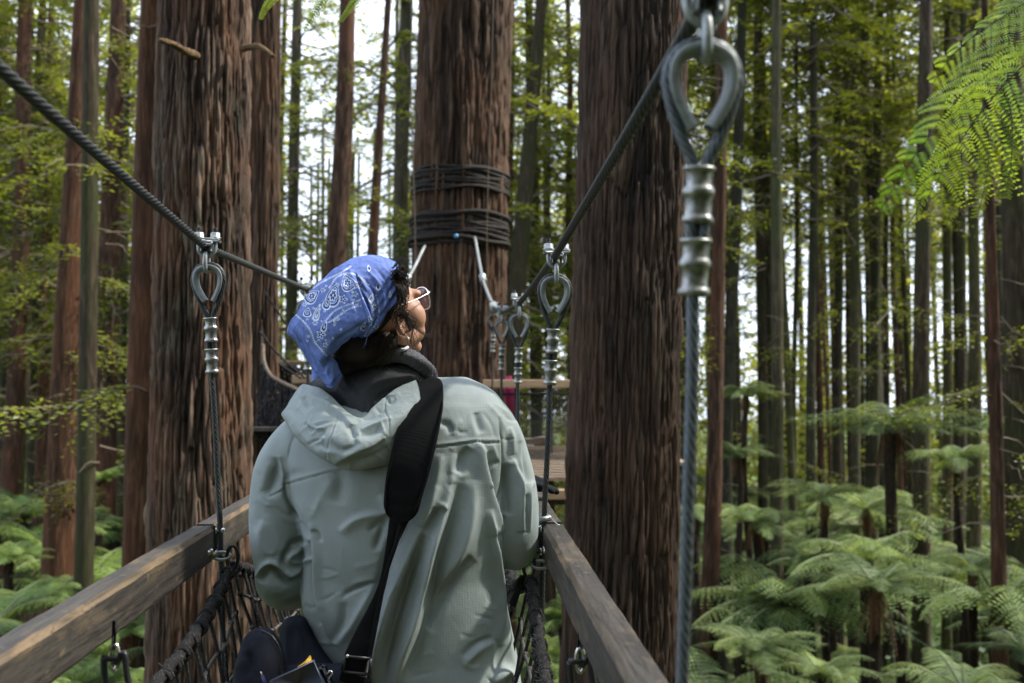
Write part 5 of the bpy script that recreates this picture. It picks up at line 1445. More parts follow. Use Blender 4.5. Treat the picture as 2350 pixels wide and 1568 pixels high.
S = [
 # left: sleeve and shoulder
 ('A', [(300, 850), (285, 980), (235, 1120), (200, 1230)], -11, 12, 16), ('A', [(318, 840), (345, 960), (372, 1110)], 6, 6, 4), ('A', [(215, 900), (180, 1020), (150, 1160)], 4, 9, 9),
 ('A', [(300, 560), (230, 740), (120, 1000)], 4, 14, 14), ('A', [(470, 600), (420, 800), (470, 990)], 5, 18, 14),
 ('A', [(375, 1112), (500, 1076), (620, 1042), (830, 982)], -2.6, 1.6, 1.6, .2), ('A', [(378, 1088), (500, 1052), (620, 1020), (830, 962)], 1.6, 3, 3, .2), ('A', [(180, 1238), (280, 1200), (378, 1150)], -2.6, 1.6, 1.6, .2), ('A', [(190, 1214), (285, 1178), (370, 1132)], 1.6, 3, 3, .2),
 ('A', [(372, 1050), (378, 1140), (400, 1260), (500, 1440), (620, 1568)], -6, 5, 3, .4), ('A', [(360, 1180), (372, 1270), (470, 1450)], 4, 8, 5),
 ('A', [(120, 1230), (180, 1300), (290, 1320)], 4, 5, 5), ('A', [(90, 1270), (130, 1400), (110, 1540)], -4, 8, 8), ('A', [(230, 1290), (330, 1370), (490, 1430)], -4, 5, 5), ('A', [(260, 1340), (360, 1440), (480, 1480)], 3.5, 5, 5), ('A', [(200, 1400), (270, 1500), (300, 1568)], 3, 7, 7),
 ('A', [(420, 1230), (560, 1380), (640, 1568)], 4, 7, 12), ('A', [(860, 970), (900, 1100), (880, 1300)], -6, 16, 18), ('A', [(860, 1040), (740, 1200), (640, 1420)], 4, 10, 14), ('A', [(1368, 1390), (1200, 1400), (1040, 1450), (900, 1568)], 7, 7, 14), ('A', [(1360, 1420), (1240, 1500), (1180, 1568)], -6, 8, 10), ('A', [(1320, 1200), (1340, 1320), (1366, 1390)], 5, 10, 5),
 ('A', [(700, 1240), (690, 1330), (620, 1440)], 3, 8, 8), ('A', [(560, 1230), (600, 1320), (700, 1350)], 2, 6, 8),
 # right back
 ('B', [(830, 420), (850, 520), (880, 620)], -5, 7, 9), ('B', [(790, 420), (800, 540), (830, 680)], 3, 8, 8), ('B', [(1050, 470), (1062, 600), (1078, 720), (1082, 900), (1072, 1150), (1020, 1370)], -6, 2.2, 3.5, .35), ('B', [(1044, 500), (1058, 700), (1066, 900), (1056, 1120)], 3, 5, 3),
 ('B', [(830, 702), (890, 770), (915, 900), (940, 1080), (990, 1290), (1080, 1568)], 12, 26, 5, .4), ('B', [(925, 800), (950, 960), (985, 1150), (1030, 1300)], -8, 6, 12), ('B', [(950, 1000), (965, 1060), (945, 1130)], 5, 4, 3),
 ('B', [(770, 760), (690, 870), (650, 1000)], -9, 12, 14), ('B', [(760, 1000), (700, 1040), (640, 1020)], 4, 6, 6), ('B', [(640, 820), (600, 940), (600, 1100)], 5, 10, 10), ('B', [(500, 820), (470, 1000), (400, 1250), (300, 1500)], 7, 12, 14),
 ('B', [(980, 710), (1010, 790), (1040, 890)], 4, 4, 4), ('B', [(900, 720), (960, 800), (1000, 880)], -3, 4, 4), ('B', [(1040, 880), (980, 920), (935, 970)], -5, 5, 6),
 ('B', [(1120, 920), (1108, 1060), (1110, 1240), (1112, 1400)], -15, 7, 13, .35), ('B', [(1195, 870), (1215, 960), (1262, 1100), (1278, 1280), (1292, 1560)], 10, 14, 3.5, .4), ('B', [(1218, 500), (1238, 640), (1262, 830), (1272, 1050), (1276, 1200)], 6, 6, 3), ('B', [(1246, 700), (1280, 900), (1330, 1100)], -5, 6, 8), ('B', [(1388, 1080), (1352, 1160), (1345, 1300), (1342, 1568)], 6, 5, 3.5), ('B', [(1310, 1200), (1310, 1400), (1318, 1568)], -6, 6, 6),
 ('B', [(1150, 560), (1180, 680), (1190, 820)], 5, 6, 6), ('B', [(1110, 560), (1120, 700), (1118, 860)], -4, 5, 5), ('B', [(1080, 420), (1140, 480), (1210, 500)], -4, 4, 4), ('B', [(930, 320), (1040, 450), (1100, 560), (1140, 650)], 4, 5, 5), ('B', [(900, 420), (980, 540), (1010, 660)], -3, 4, 4), ('B', [(1000, 330), (1100, 400), (1180, 440)], 3, 4, 4),
 ('B', [(470, 520), (560, 540), (590, 620)], -5, 8, 8), ('B', [(640, 580), (690, 610), (750, 600)], -4, 5, 4), ('B', [(700, 500), (640, 540), (610, 640)], 4, 6, 6), ('B', [(450, 752), (600, 735), (820, 704), (950, 712), (1070, 704)], -2.8, 1.7, 1.7, .2), ('B', [(450, 730), (600, 712), (820, 684), (1070, 684)], 1.8, 3, 3, .2), ('B', [(1082, 682), (1130, 680), (1172, 678)], -2.4, 1.6, 1.6, .2),
 ('B', [(500, 1310), (430, 1410), (350, 1568)], -9, 16, 14), ('B', [(420, 1330), (490, 1305), (545, 1340)], 5, 6, 6), ('B', [(510, 1110), (600, 1210), (660, 1310)], 1.6, 2, 2), ('B', [(580, 740), (600, 770), (640, 800)], 2, 3, 3), ('B', [(1100, 1420), (1060, 1440), (1040, 1440)], -8, 4, 4),
 # lower right back: long hanging folds
 ('D', [(655, -330), (560, -60), (400, 300), (210, 780), (90, 1200), (20, 1640)], 15, 14, 12, .8), ('D', [(800, -420), (715, -60), (610, 300), (490, 880), (340, 1300), (240, 1680)], 18, 18, 12, .8), ('D', [(1000, -380), (970, -20), (880, 300), (760, 520), (650, 670)], 10, 18, 15, .9),
 ('D', [(560, -60), (470, 250), (330, 700), (190, 1200), (120, 1600)], -10, 11, 11, .8), ('D', [(880, -340), (800, -20), (690, 300), (600, 640), (500, 1100), (380, 1540)], -12, 14, 15, .8), ('D', [(980, 360), (820, 560), (680, 780), (560, 1060)], -8, 12, 14), ('D', [(240, 200), (130, 560), (40, 1000)], -8, 12, 12, .3),
 ('D', [(1130, -100), (1160, 60), (1188, 220), (1212, 480), (1262, 900), (1250, 1180)], 10, 9, 5, .7), ('D', [(1160, 60), (1240, 140), (1250, 260)], 4, 5, 5), ('D', [(1215, 280), (1190, 180), (1200, 120)], -4, 4, 5), ('D', [(1230, 620), (1180, 780), (1160, 900)], -4, 9, 9), ('D', [(1210, 1180), (1060, 1250), (900, 1400)], 6, 9, 9), ('D', [(1180, 1130), (1020, 1200), (900, 1310)], -5, 7, 8), ('D', [(1290, 900), (1330, 1200), (1400, 1500)], 7, 9, 12), ('D', [(1200, 1568), (1300, 1470), (1380, 1560)], 9, 12, 14), ('D', [(1260, 1200), (1240, 1400), (1180, 1568)], -6, 9, 9),
 ('D', [(1010, 915), (1090, 935), (1190, 960)], -3, 2.5, 2.5), ('D', [(1090, 820), (1150, 850), (1240, 865)], 2.5, 2.5, 2.5), ('D', [(1120, 700), (1150, 780), (1210, 800)], -2, 3, 3), ('D', [(1040, 1010), (1110, 1000), (1180, 1030)], 2, 3, 3), ('D', [(900, 1390), (1000, 1420), (1060, 1400)], 4, 6, 6), ('D', [(360, 1540), (480, 1490), (620, 1460)], -3, 4, 4), ('D', [(880, 1100), (980, 1130), (1040, 1110)], -2.5, 4, 4), ('D', [(560, 790), (680, 800), (790, 790)], -1.5, 3, 3), ('D', [(460, 1330), (560, 1290), (640, 1280)], 2, 4, 4),
 # lower left: elbow and flank
 ('C', [(330, 20), (290, 160), (340, 300), (440, 340)], 5, 14, 14), ('C', [(660, 20), (720, 120), (770, 180)], -7, 5, 6), ('C', [(700, 190), (600, 230), (560, 300), (520, 350), (510, 430), (560, 500)], -12, 6, 7), ('C', [(730, 230), (660, 300), (580, 360), (570, 410)], 8, 5, 6), ('C', [(570, 410), (680, 410), (810, 370)], 6, 5, 4), ('C', [(700, 300), (620, 320), (590, 370)], -4, 3, 3), ('C', [(600, 230), (690, 250), (740, 290)], 3, 3, 3),
 ('C', [(262, 560), (320, 470), (400, 418), (480, 460), (570, 540), (660, 500), (700, 430)], 8, 4, 7, .3), ('C', [(290, 600), (400, 480), (560, 600), (680, 560)], -10, 9, 8, .4), ('C', [(360, 345), (430, 352), (510, 345)], -2.5, 2, 2), ('C', [(380, 700), (520, 680), (640, 560)], 3, 8, 8), ('C', [(340, 760), (500, 740), (640, 660)], -3, 7, 7),
 ('C', [(770, 40), (826, 330), (838, 560), (866, 800), (930, 1030), (990, 1210)], 9, 4, 10, .7), ('C', [(770, 200), (790, 500), (810, 760), (880, 1010)], -6, 6, 5, .4), ('C', [(800, 100), (850, 150), (880, 210)], -5, 5, 5), ('C', [(720, 820), (780, 850), (860, 820)], -3, 4, 4), ('C', [(850, 1180), (920, 1180), (980, 1200)], 3, 4, 5),
 ('C', [(1500, 20), (1450, 120), (1400, 300)], -8, 9, 8), ('C', [(1390, 605), (1280, 640), (1160, 690), (1080, 745)], -6, 6, 4), ('C', [(1400, 580), (1280, 590), (1180, 620)], 4, 6, 5), ('C', [(1010, 710), (950, 750), (880, 775)], -4, 3, 4), ('C', [(1390, 640), (1250, 880), (1150, 1050), (1010, 1200)], 7, 8, 14), ('C', [(1100, 800), (1080, 1000), (1010, 1180)], -6, 12, 9), ('C', [(860, 560), (960, 550), (1060, 520)], 3, 4, 4), ('C', [(870, 470), (960, 480), (1040, 510)], -2.5, 4, 4), ('C', [(1020, 740), (1060, 720), (1110, 730)], 3, 3, 3), ('C', [(880, 780), (900, 840), (930, 860)], 3, 4, 4), ('C', [(1180, 460), (1300, 440), (1460, 380)], 3, 7, 7), ('C', [(1480, 380), (1440, 480), (1390, 600)], 4, 6, 5), ('C', [(700, 700), (730, 900), (800, 1050)], 4, 6, 6),
]
rs = np.random.default_rng(12)
for (fr, a, b, n, pk) in (('A', (378, 1098), (830, 972), 26, 1), ('B', (450, 740), (1070, 694), 34, 1), ('A', (100, 1030), (160, 1210), 10, 0), ('A', (200, 1270), (260, 1390), 9, 0), ('B', (1150, 610), (1165, 860), 14, 0)):
    for k in range(n):                                  # puckers along the stitching
        t_ = (k + rs.uniform(-.3, .3)) / n; u_, v_ = a[0] + (b[0] - a[0]) * t_, a[1] + (b[1] - a[1]) * t_
        dx = rs.uniform(6, 14); S.append((fr, [(u_ - dx * .5, v_ + 14), (u_ + dx * .5, v_ - 12)] if pk else [(u_ - 18, v_ + 6), (u_ + 22, v_ - 6)], rs.uniform(.8, 2.0) * (1 if k % 2 else -1), 1.6, 1.6, .3))
for k in range(22):                                     # small random creases
    u_, v_ = rs.uniform(620, 1200), rs.uniform(960, 1560); a_ = rs.normal(1.9 if u_ > 900 else 1.2, .6); l_ = rs.uniform(10, 34)
    S.append(('P', [(u_, v_), (u_ + l_ * .5 * math.cos(a_) + rs.normal(0, 2), v_ + l_ * .5 * math.sin(a_)), (u_ + l_ * math.cos(a_), v_ + l_ * math.sin(a_))], rs.uniform(.8, 1.6) * rs.choice([-1, 1]), rs.uniform(2, 5), rs.uniform(2, 6)))
def crumple(co, amp, sc, seed=0):
    return amp * (1 - 2 * np.abs(fbm(co * sc, 3, seed)) - .45)
co = get_co(jm); no = get_no(jm); W_ = co + PB
S = [(s_[0], s_[1], s_[2] * (1.7 if s_[0] == 'D' and abs(s_[2]) > 7 else .45 if abs(s_[2]) < 4.5 and not (len(s_) > 5 and s_[5] < .25) else 1.1), *s_[3:]) for s_ in S]
disp = sculpt(W_, no, S) * 1.25 + crumple(co * np.array([1, 1, .5]), .0020, 6.5, 3) + crumple(co * np.array([1, 1, .8]), .0006, 19, 9) + .0035 * fbm(co * np.array([14, 14, 5]), 2, 5)
set_co(jm, co + no * disp[:, None])
jacket = link('jacket', jm, person)

# hood lying open on the back
hood_rows = [
 [(703, 902, 2.21), (747, 918, 2.17), (800, 962, 2.11), (832, 975, 2.08), (862, 950, 2.10), (905, 910, 2.14), (955, 884, 2.16)],
 [(699, 884, 2.18), (744, 898, 2.12), (800, 947, 2.055), (831, 960, 2.035), (854, 940, 2.055), (903, 896, 2.09), (952, 870, 2.12)],
 [(692, 884, 2.16), (738, 900, 2.09), (796, 952, 2.025), (829, 966, 2.01), (858, 948, 2.03), (908, 904, 2.07), (957, 876, 2.10)],
 [(674, 906, 2.14), (722, 928, 2.055), (785, 975, 1.995), (828, 990, 1.985), (866, 972, 2.0), (913, 930, 2.035), (962, 895, 2.07)],
 [(656, 936, 2.12), (703, 965, 2.03), (766, 1008, 1.972), (818, 1022, 1.965), (868, 1002, 1.98), (916, 962, 2.01), (966, 925, 2.05)],
 [(647, 948, 2.12), (685, 996, 2.035), (746, 1041, 1.975), (800, 1056, 1.97), (860, 1034, 1.982), (912, 1002, 2.01), (967, 965, 2.05)],
 [(648, 955, 2.135), (683, 1008, 2.06), (740, 1053, 2.005), (798, 1079, 1.998), (848, 1074, 2.0), (905, 1056, 2.02), (968, 1010, 2.05)],
 [(662, 962, 2.16), (700, 1004, 2.10), (752, 1044, 2.06), (800, 1064, 2.05), (850, 1060, 2.05), (905, 1042, 2.06), (968, 1000, 2.08)]]
def cloth(rows, nu, nv, strokes, thick, mat, name, parent, amp=.0014, sc=22, seed=1, shade=None):
    g = patch(rows, nu, nv); n = grid_normals(g, -FWD); v = g.reshape(-1, 3); nn = n.reshape(-1, 3)
    d = sculpt(v, nn, strokes) * .85 + crumple(v * np.array([1, 1, 1]), amp, sc, seed)
    g = (v + nn * d[:, None]).reshape(g.shape)
    mb = sheet(g, thick); o = put(name, mb, mat, parent); return o, g
HS = [('A', [(545, 170), (540, 280), (600, 260), (720, 310), (860, 395), (990, 520), (1075, 650)], 7, 6, 8, .3), ('A', [(560, 290), (590, 350), (630, 380)], -5, 6, 6), ('A', [(640, 320), (800, 420), (940, 500), (1020, 610)], -5, 9, 7, .4), ('A', [(1020, 540), (1030, 620), (1060, 660)], -12, 7, 8),
 ('A', [(880, 400), (1000, 460), (1110, 470)], 4, 5, 4), ('A', [(1120, 460), (1200, 400), (1340, 270)], 4, 5, 4), ('A', [(1100, 585), (1200, 555), (1300, 515), (1400, 470)], 7, 4, 5), ('A', [(1110, 500), (1200, 480), (1290, 440)], -5, 6, 5), ('A', [(1090, 640), (1200, 620), (1310, 570)], -9, 9, 8), ('A', [(1300, 520), (1310, 580), (1330, 640)], 4, 4, 4),
 ('A', [(845, 912), (940, 850), (1060, 790), (1200, 730), (1330, 650)], 9, 5, 11, .4), ('A', [(860, 940), (1000, 900), (1180, 850), (1360, 760)], -7, 8, 7, .4), ('A', [(990, 975), (1000, 900), (1040, 860)], 3, 3, 3), ('A', [(800, 700), (900, 780), (1000, 770), (1080, 700)], -7, 8, 8), ('A', [(700, 760), (800, 800), (930, 800)], 3, 6, 6),
 ('A', [(570, 520), (620, 580), (650, 610)], -5, 4, 4), ('A', [(590, 530), (640, 560), (700, 580), (760, 575)], 5, 3, 4), ('A', [(630, 640), (700, 585), (860, 520)], 4, 4, 4), ('A', [(610, 540), (700, 520), (800, 500), (870, 470)], 4, 4, 4), ('A', [(540, 600), (600, 540), (640, 440)], 3, 4, 4), ('A', [(600, 730), (680, 690), (730, 680)], -5, 4, 4), ('A', [(720, 680), (740, 740), (800, 790)], -5, 4, 4), ('A', [(740, 640), (730, 690), (620, 720)], 4, 4, 4), ('A', [(760, 580), (740, 630), (700, 670)], -3, 4, 3),
 ('A', [(890, 450), (850, 540), (820, 640), (790, 720), (770, 880)], -2.6, 1.8, 1.8, .3), ('A', [(905, 450), (866, 540), (836, 640), (806, 720), (786, 880)], 2, 2.5, 2.5, .3), ('A', [(1340, 270), (1330, 400), (1370, 500), (1370, 640)], -2.5, 1.8, 1.8, .3), ('A', [(1340, 260), (1380, 330), (1440, 290)], -4, 4, 4), ('A', [(1350, 270), (1420, 260), (1480, 240)], 4, 3, 4), ('A', [(1240, 380), (1290, 420), (1340, 390)], -3, 4, 4), ('A', [(450, 420), (500, 560), (620, 720), (760, 850)], 3, 8, 6), ('A', [(400, 380), (500, 430), (560, 500)], -3, 7, 7), ('A', [(1240, 820), (1300, 860), (1340, 890)], 2.5, 3, 3)]
hood, _ = cloth(hood_rows, 190, 220, HS, .0022, M['jacket'], 'hood', jacket, .0016, 30, 8)
hood.parent = jacket
# collar lining, black mesh
lin_rows = [
 [(716, 872, 2.20), (765, 850, 2.175), (828, 831, 2.15), (894, 828, 2.135), (950, 842, 2.13), (990, 872, 2.15)],
 [(712, 880, 2.19), (762, 862, 2.15), (828, 848, 2.12), (894, 846, 2.10), (945, 856, 2.105), (982, 880, 2.13)],
 [(712, 895, 2.19), (760, 890, 2.13), (826, 890, 2.085), (885, 880, 2.08), (935, 875, 2.10), (975, 890, 2.13)],
 [(715, 915, 2.21), (762, 930, 2.15), (812, 955, 2.085), (845, 958, 2.07), (890, 925, 2.10), (950, 895, 2.14)],
 [(718, 925, 2.22), (765, 950, 2.17), (812, 985, 2.10), (840, 990, 2.09), (890, 950, 2.12), (950, 905, 2.15)]]
LS = [('H', [(880, 1150), (1000, 1050), (1200, 1000), (1320, 990)], 5, 7, 7), ('H', [(1050, 900), (1180, 940), (1300, 980)], -4, 6, 6), ('H', [(760, 1000), (850, 1100), (900, 1230)], -5, 8, 8), ('H', [(900, 1180), (920, 1230), (910, 1280)], -4, 5, 5), ('H', [(700, 1080), (760, 1180), (820, 1260)], 3, 7, 7), ('H', [(900, 930), (1000, 960), (1150, 1010)], 3, 6, 6), ('H', [(980, 1200), (1060, 1130), (1160, 1080)], -4, 5, 6)]
lining, _ = cloth(lin_rows, 110, 160, LS, .002, M['lining'], 'collar_lining', jacket, .003, 18, 4)
# scarf: knitted roll around the neck
mb = MB()
sc1 = [(905, 814, 2.12, 12), (935, 818, 2.115, 16), (960, 832, 2.12, 18), (980, 852, 2.14, 18), (990, 880, 2.18, 16)]
for off, rr_ in ((0, 1), (1, .8), (2, .7)):
    q = np.array([np.append(P(x - off * 9, y - off * 7 + (4 if off else 0), d + off * .012), r__ * d / FPX * rr_) for x, y, d, r__ in sc1]); q = catmull(q, 60)
    tube(q[:, :3], q[:, 3], 26, True, lambda th, s: 1 + .10 * np.sin(4 * th + s * 60) + .06 * np.sin(s * 700) + .08 * np.sin(13 * th + s * 20), mb=mb)
q = np.array([np.append(P(x, y, d), r__ * d / FPX) for x, y, d, r__ in [(800, 838, 2.15, 18), (850, 826, 2.12, 20), (905, 815, 2.115, 18), (945, 826, 2.12, 16)]]); q = catmull(q, 50)
tube(q[:, :3], q[:, 3], 22, True, lambda th, s: 1 + .1 * np.sin(3 * th + s * 50) + .05 * np.sin(s * 1100), mb=mb)
put('scarf', mb, M['scarf'], person)
mb = tube(catmull([P(920, 803, 2.10), P(928, 802, 2.10), P(936, 797, 2.11)], 10), .0035, 8); put('shirt_collar', mb, mat_simple('white_cotton', (.7, .7, .76), .8), person)

# ---------------------------------------------------------------- headscarf
def print_value(u, v, wsc=1.0):
    """paisley print: -1 dark, +1 white, 0 ground; u, v in print units"""
    P_ = np.zeros(u.shape)
    def paint(mask, val): P_[mask] = val
    def drop(cx, cy, W, Hh, ang, bend=.35, inner=True):
        c, s = math.cos(ang), math.sin(ang); x, y = (u - cx) * c + (v - cy) * s, -(u - cx) * s + (v - cy) * c
        yy = y / Hh; xx = x / W - bend * (np.clip(-yy, 0, 2)) ** 2; g = np.sqrt((xx / np.clip(1 + .55 * yy, .12, 2)) ** 2 + yy ** 2)
        t = 4.0 / min(W, Hh)
        paint(np.abs(g - 1.0) < t * .62, 1); paint(np.abs(g - 1 + 2.0 * t) < t * .6, -1); paint(np.abs(g - 1 + 3.4 * t) < t * .4, .8)
        if inner:
            a = np.arctan2(yy, xx); rr_ = np.hypot(xx, yy * 1.1)
            paint((rr_ < .5) & (np.cos(6 * a) > .15) & (rr_ > .18), -1); paint(np.abs(rr_ - .5 - .07 * np.cos(6 * a)) < .07, 1); paint(rr_ < .12, 1)
    def flower(cx, cy, R, n=6):
        x, y = u - cx, v - cy; a = np.arctan2(y, x); rr_ = np.hypot(x, y); k = R * (.72 + .28 * np.cos(n * a))
        paint(np.abs(rr_ - k) < 3.4, 1); paint((rr_ < k * .68) & (rr_ > R * .25), -1); paint(rr_ < R * .2, 1)
    def chain(pts, st=17, R=6.5):
        p = catmull(np.array([(a, b, 0) for a, b in pts]), 200); L = np.concatenate([[0], np.cumsum(np.linalg.norm(np.diff(p, axis=0), axis=1))])
        for s in np.arange(0, L[-1], st):
            i = np.searchsorted(L, s); i = min(i, 199); rr_ = np.hypot((u - p[i, 0]), (v - p[i, 1]) * 1.15)
            paint(rr_ < R + 1.5, -.5); paint(np.abs(rr_ - R + 1) < 2.4, 1)
    chain([(640, 320), (700, 240), (790, 210), (870, 240), (940, 300)]); chain([(610, 575), (680, 500), (760, 460), (850, 425), (905, 400)]); chain([(385, 530), (450, 590), (500, 660), (530, 740), (625, 850)]); chain([(640, 585), (720, 530), (800, 480), (880, 460)], 17, 5); chain([(520, 320), (580, 280), (660, 240), (740, 200), (800, 160)])
    drop(668, 380, 46, 88, .15); drop(778, 285, 50, 62, -.55); drop(505, 385, 42, 62, .75); drop(545, 515, 20, 58, .25, .2, False); drop(545, 515, 10, 34, .25, .2, False); drop(470, 510, 26, 34, 0); drop(620, 440, 26, 50, .2, .3); drop(600, 620, 18, 40, .3, .4, False)
    flower(850, 300, 30); flower(745, 410, 32, 5); flower(575, 680, 34, 5); flower(530, 590, 18); flower(835, 370, 20, 5); flower(700, 560, 16); flower(450, 450, 15); flower(590, 340, 18); flower(700, 300, 14); flower(610, 760, 18, 5)
    drop(945, 173, 18, 12, 1.5, .3, False); drop(1012, 312, 13, 26, -.2, .3, False); drop(1104, 372, 7, 24, 0, .2, False); drop(900, 620, 16, 30, .2, .3); drop(960, 400, 14, 30, .2)
    chain([(1000, 380), (1020, 470), (1010, 560), (960, 650), (900, 720)]); chain([(960, 420), (975, 520), (960, 600), (900, 700)], 19, 6); flower(985, 470, 18); flower(940, 560, 20, 5); flower(1000, 620, 15)
    rr__ = np.random.default_rng(4)
    for k in range(130):                                  # tiny sprigs between
        cx, cy = rr__.uniform(430, 900), rr__.uniform(240, 760)
        if (cy - 240) < (640 - cx) * 1.1 or cy > 860 - (cx - 560) * 1.3: continue
        q = np.hypot(u - cx, v - cy)
        if k % 2: m_ = (np.abs(q - 7) < 2) & (P_ == 0); P_[m_] = .9
        else: m_ = (q < 4.5) & (P_ == 0); P_[m_] = -1
    return P_
def px_of(W_):
    r = W_ - CAM; d = r @ FWD; return CX + FPX * (r @ RT) / d, CY - FPX * (r @ UP) / d
def add_print(o, W_):
    x, y = px_of(W_); f = print_value((x - 564) / .3, (y - 564) / .3)
    me = o.data; a = me.attributes.new('print', 'FLOAT', 'POINT')
    a.data.foreach_set('value', f.astype(np.float32))
# cap part over the skull
cap_c = np.array([0, -.012, .018]); cap_r = np.array([.0835, .1035, .0935])
nu_, nv_ = 220, 330
U_, V_ = np.meshgrid(np.linspace(0.0, 1, nu_), np.linspace(0, 2 * PI, nv_), indexing='ij')
nrm_pl = np.array([0, .777, -.63]); ex = nrm_pl; ey = np.array([1.0, 0, 0]); ez = np.cross(ex, ey)
cosmax = -.06                                        # rim of the cap, measured from the pole behind the crown
ang = U_ * (PI - math.acos(.155)) if False else U_ * (PI - 1.44)
dirs = -np.cos(ang)[..., None] * ex + (np.sin(ang) * np.cos(V_))[..., None] * ey + (np.sin(ang) * np.sin(V_))[..., None] * ez
loc = cap_c + dirs * cap_r
edge = np.clip((U_ - .62) / .38, 0, 1)
pl = .0030 * np.sin(ang * 46 + 2.5 * np.sin(V_ * 2)) * edge * (.5 + .5 * np.sin(V_ * 1.5 + 1) ** 2)
loc = loc + dirs * pl[..., None]
W_ = (HR @ loc.reshape(-1, 3).T).T + HC
mbc = MB(); gcap = W_.reshape(nu_, nv_, 3)
nrm = (HR @ dirs.reshape(-1, 3).T).T
CS = [('H', [(1045, 165), (1130, 260), (1148, 420), (1100, 590), (980, 740)], 3.5, 5, 3, .3), ('H', [(990, 170), (1085, 300), (1100, 460), (1050, 600), (950, 730)], -3, 3.5, 4, .3), ('H', [(930, 190), (1040, 330), (1050, 480), (1000, 620), (930, 720)], 3.5, 4, 4, .3), ('H', [(900, 260), (990, 380), (1000, 520), (960, 640)], -3, 4, 4), ('H', [(880, 330), (940, 430), (955, 560), (930, 660)], 3, 4, 4), ('H', [(820, 180), (880, 260), (930, 350)], 3, 5, 5), ('H', [(700, 160), (780, 150), (860, 140)], 1.5, 4, 5)]
dd_ = sculpt(W_, nrm, CS) * 1.3 + crumple(W_, .0020, 34, 2)
gcap = (W_ + nrm * dd_[:, None]).reshape(nu_, nv_, 3)
inner = gcap - (HR @ dirs.reshape(-1, 3).T).T.reshape(nu_, nv_, 3) * .003
mbc.add(gcap.reshape(-1, 3), grid_faces(nu_, nv_)); mbc.add(inner[-12:].reshape(-1, 3), grid_faces(12, nv_)[:, ::-1])
rim = np.stack([gcap[-1], inner[-1]]).reshape(-1, 3); mbc.add(rim, grid_faces(2, nv_))
Wc = np.vstack(mbc.v).copy()
scarf = put('headscarf', mbc, M['bandana'], person); add_print(scarf, Wc)
flap_rows = [
 [(800, 612, 2.085), (808, 607, 2.08), (816, 604, 2.075), (826, 603, 2.075), (838, 602, 2.075)],
 [(766, 620, 2.10), (780, 615, 2.065), (795, 613, 2.05), (806, 617, 2.045), (816, 625, 2.04)],
 [(719, 663, 2.11), (748, 655, 2.05), (775, 652, 2.02), (800, 652, 2.008), (824, 660, 2.008)],
 [(689, 705, 2.12), (722, 710, 2.05), (765, 708, 2.0), (805, 702, 1.985), (842, 706, 1.99)],
 [(659, 754, 2.13), (702, 762, 2.06), (750, 765, 2.0), (802, 757, 1.98), (852, 745, 1.985)],
 [(686, 788, 2.12), (715, 798, 2.07), (745, 800, 2.02), (772, 792, 2.01), (801, 774, 2.015)],
 [(708, 826, 2.12), (724, 833, 2.09), (742, 830, 2.05), (752, 820, 2.04), (763, 812, 2.04)],
 [(728, 858, 2.11), (742, 863, 2.09), (755, 860, 2.07), (766, 850, 2.06), (773, 833, 2.06)],
 [(750, 884, 2.10), (756, 889, 2.09), (762, 890, 2.08), (773, 880, 2.075), (787, 864, 2.075)]]
FS = [('H', [(790, 190), (830, 290), (880, 400), (935, 510), (960, 590)], 7, 8, 4, .3), ('H', [(770, 240), (800, 330), (850, 440), (900, 560)], -3, 8, 8), ('H', [(330, 620), (380, 690), (440, 760), (480, 850), (540, 950)], -3, 3, 3, .3), ('H', [(320, 650), (400, 740), (460, 850), (520, 960)], 2.5, 3, 3, .3), ('H', [(430, 740), (520, 820), (600, 900), (640, 980)], 5, 7, 7), ('H', [(660, 820), (740, 740), (830, 670), (940, 610)], 4, 4, 4, .3), ('H', [(640, 800), (720, 710), (830, 640), (930, 570)], -4, 5, 5), ('H', [(600, 980), (620, 880), (650, 830)], -6, 5, 6), ('H', [(560, 640), (640, 720), (680, 760)], -3, 8, 8), ('H', [(420, 420), (450, 560), (540, 700)], 3, 12, 10), ('H', [(520, 300), (560, 450), (620, 600), (650, 720)], 2.5, 10, 10), ('H', [(700, 160), (640, 260), (560, 330)], 2, 8, 8), ('H', [(650, 900), (680, 980), (650, 1080)], 4, 5, 5), ('H', [(860, 660), (900, 620), (950, 610)], -5, 4, 4), ('H', [(380, 560), (420, 640), (480, 700)], -2, 6, 6)]
g = patch(flap_rows, 330, 250); n = grid_normals(g, -FWD); v = g.reshape(-1, 3); nn = n.reshape(-1, 3)
g = (v + nn * (sculpt(v, nn, FS) * 1.1 + crumple(v * np.array([1, 1, .55]), .0042, 24, 6) + crumple(v, .0010, 70, 7))[:, None]).reshape(g.shape)
HEM = g.shape
mb = sheet(g, .0012); Wf = np.vstack(mb.v).copy(); fl = put('headscarf_tail', mb, M['bandana'], scarf); add_print(fl, Wf)
hv = np.empty(len(fl.data.vertices), np.float32); at_ = fl.data.attributes['print'].data; at_.foreach_get('value', hv)
ii, jj = np.meshgrid(np.arange(HEM[0]), np.arange(HEM[1]), indexing='ij'); e_ = np.minimum(np.minimum(jj, HEM[1] - 1 - jj) / 2.2, (HEM[0] - 1 - ii) / 2.2)
hm = np.where((e_ > 3.2) & (e_ < 4.6), -.45, 0).ravel(); hv[:len(hm)] = np.where(hm < 0, hm, hv[:len(hm)]); at_.foreach_set('value', hv)
g = patch([[(700, 815, 2.13), (715, 822, 2.12), (735, 835, 2.11)], [(714, 840, 2.135), (725, 845, 2.12), (742, 850, 2.11)], [(714, 870, 2.135), (722, 866, 2.12), (744, 860, 2.11)], [(713, 877, 2.13), (720, 872, 2.12), (740, 866, 2.115)]], 40, 30)
put('headscarf_tail', sheet(g, .0012), M['bandana'], scarf)
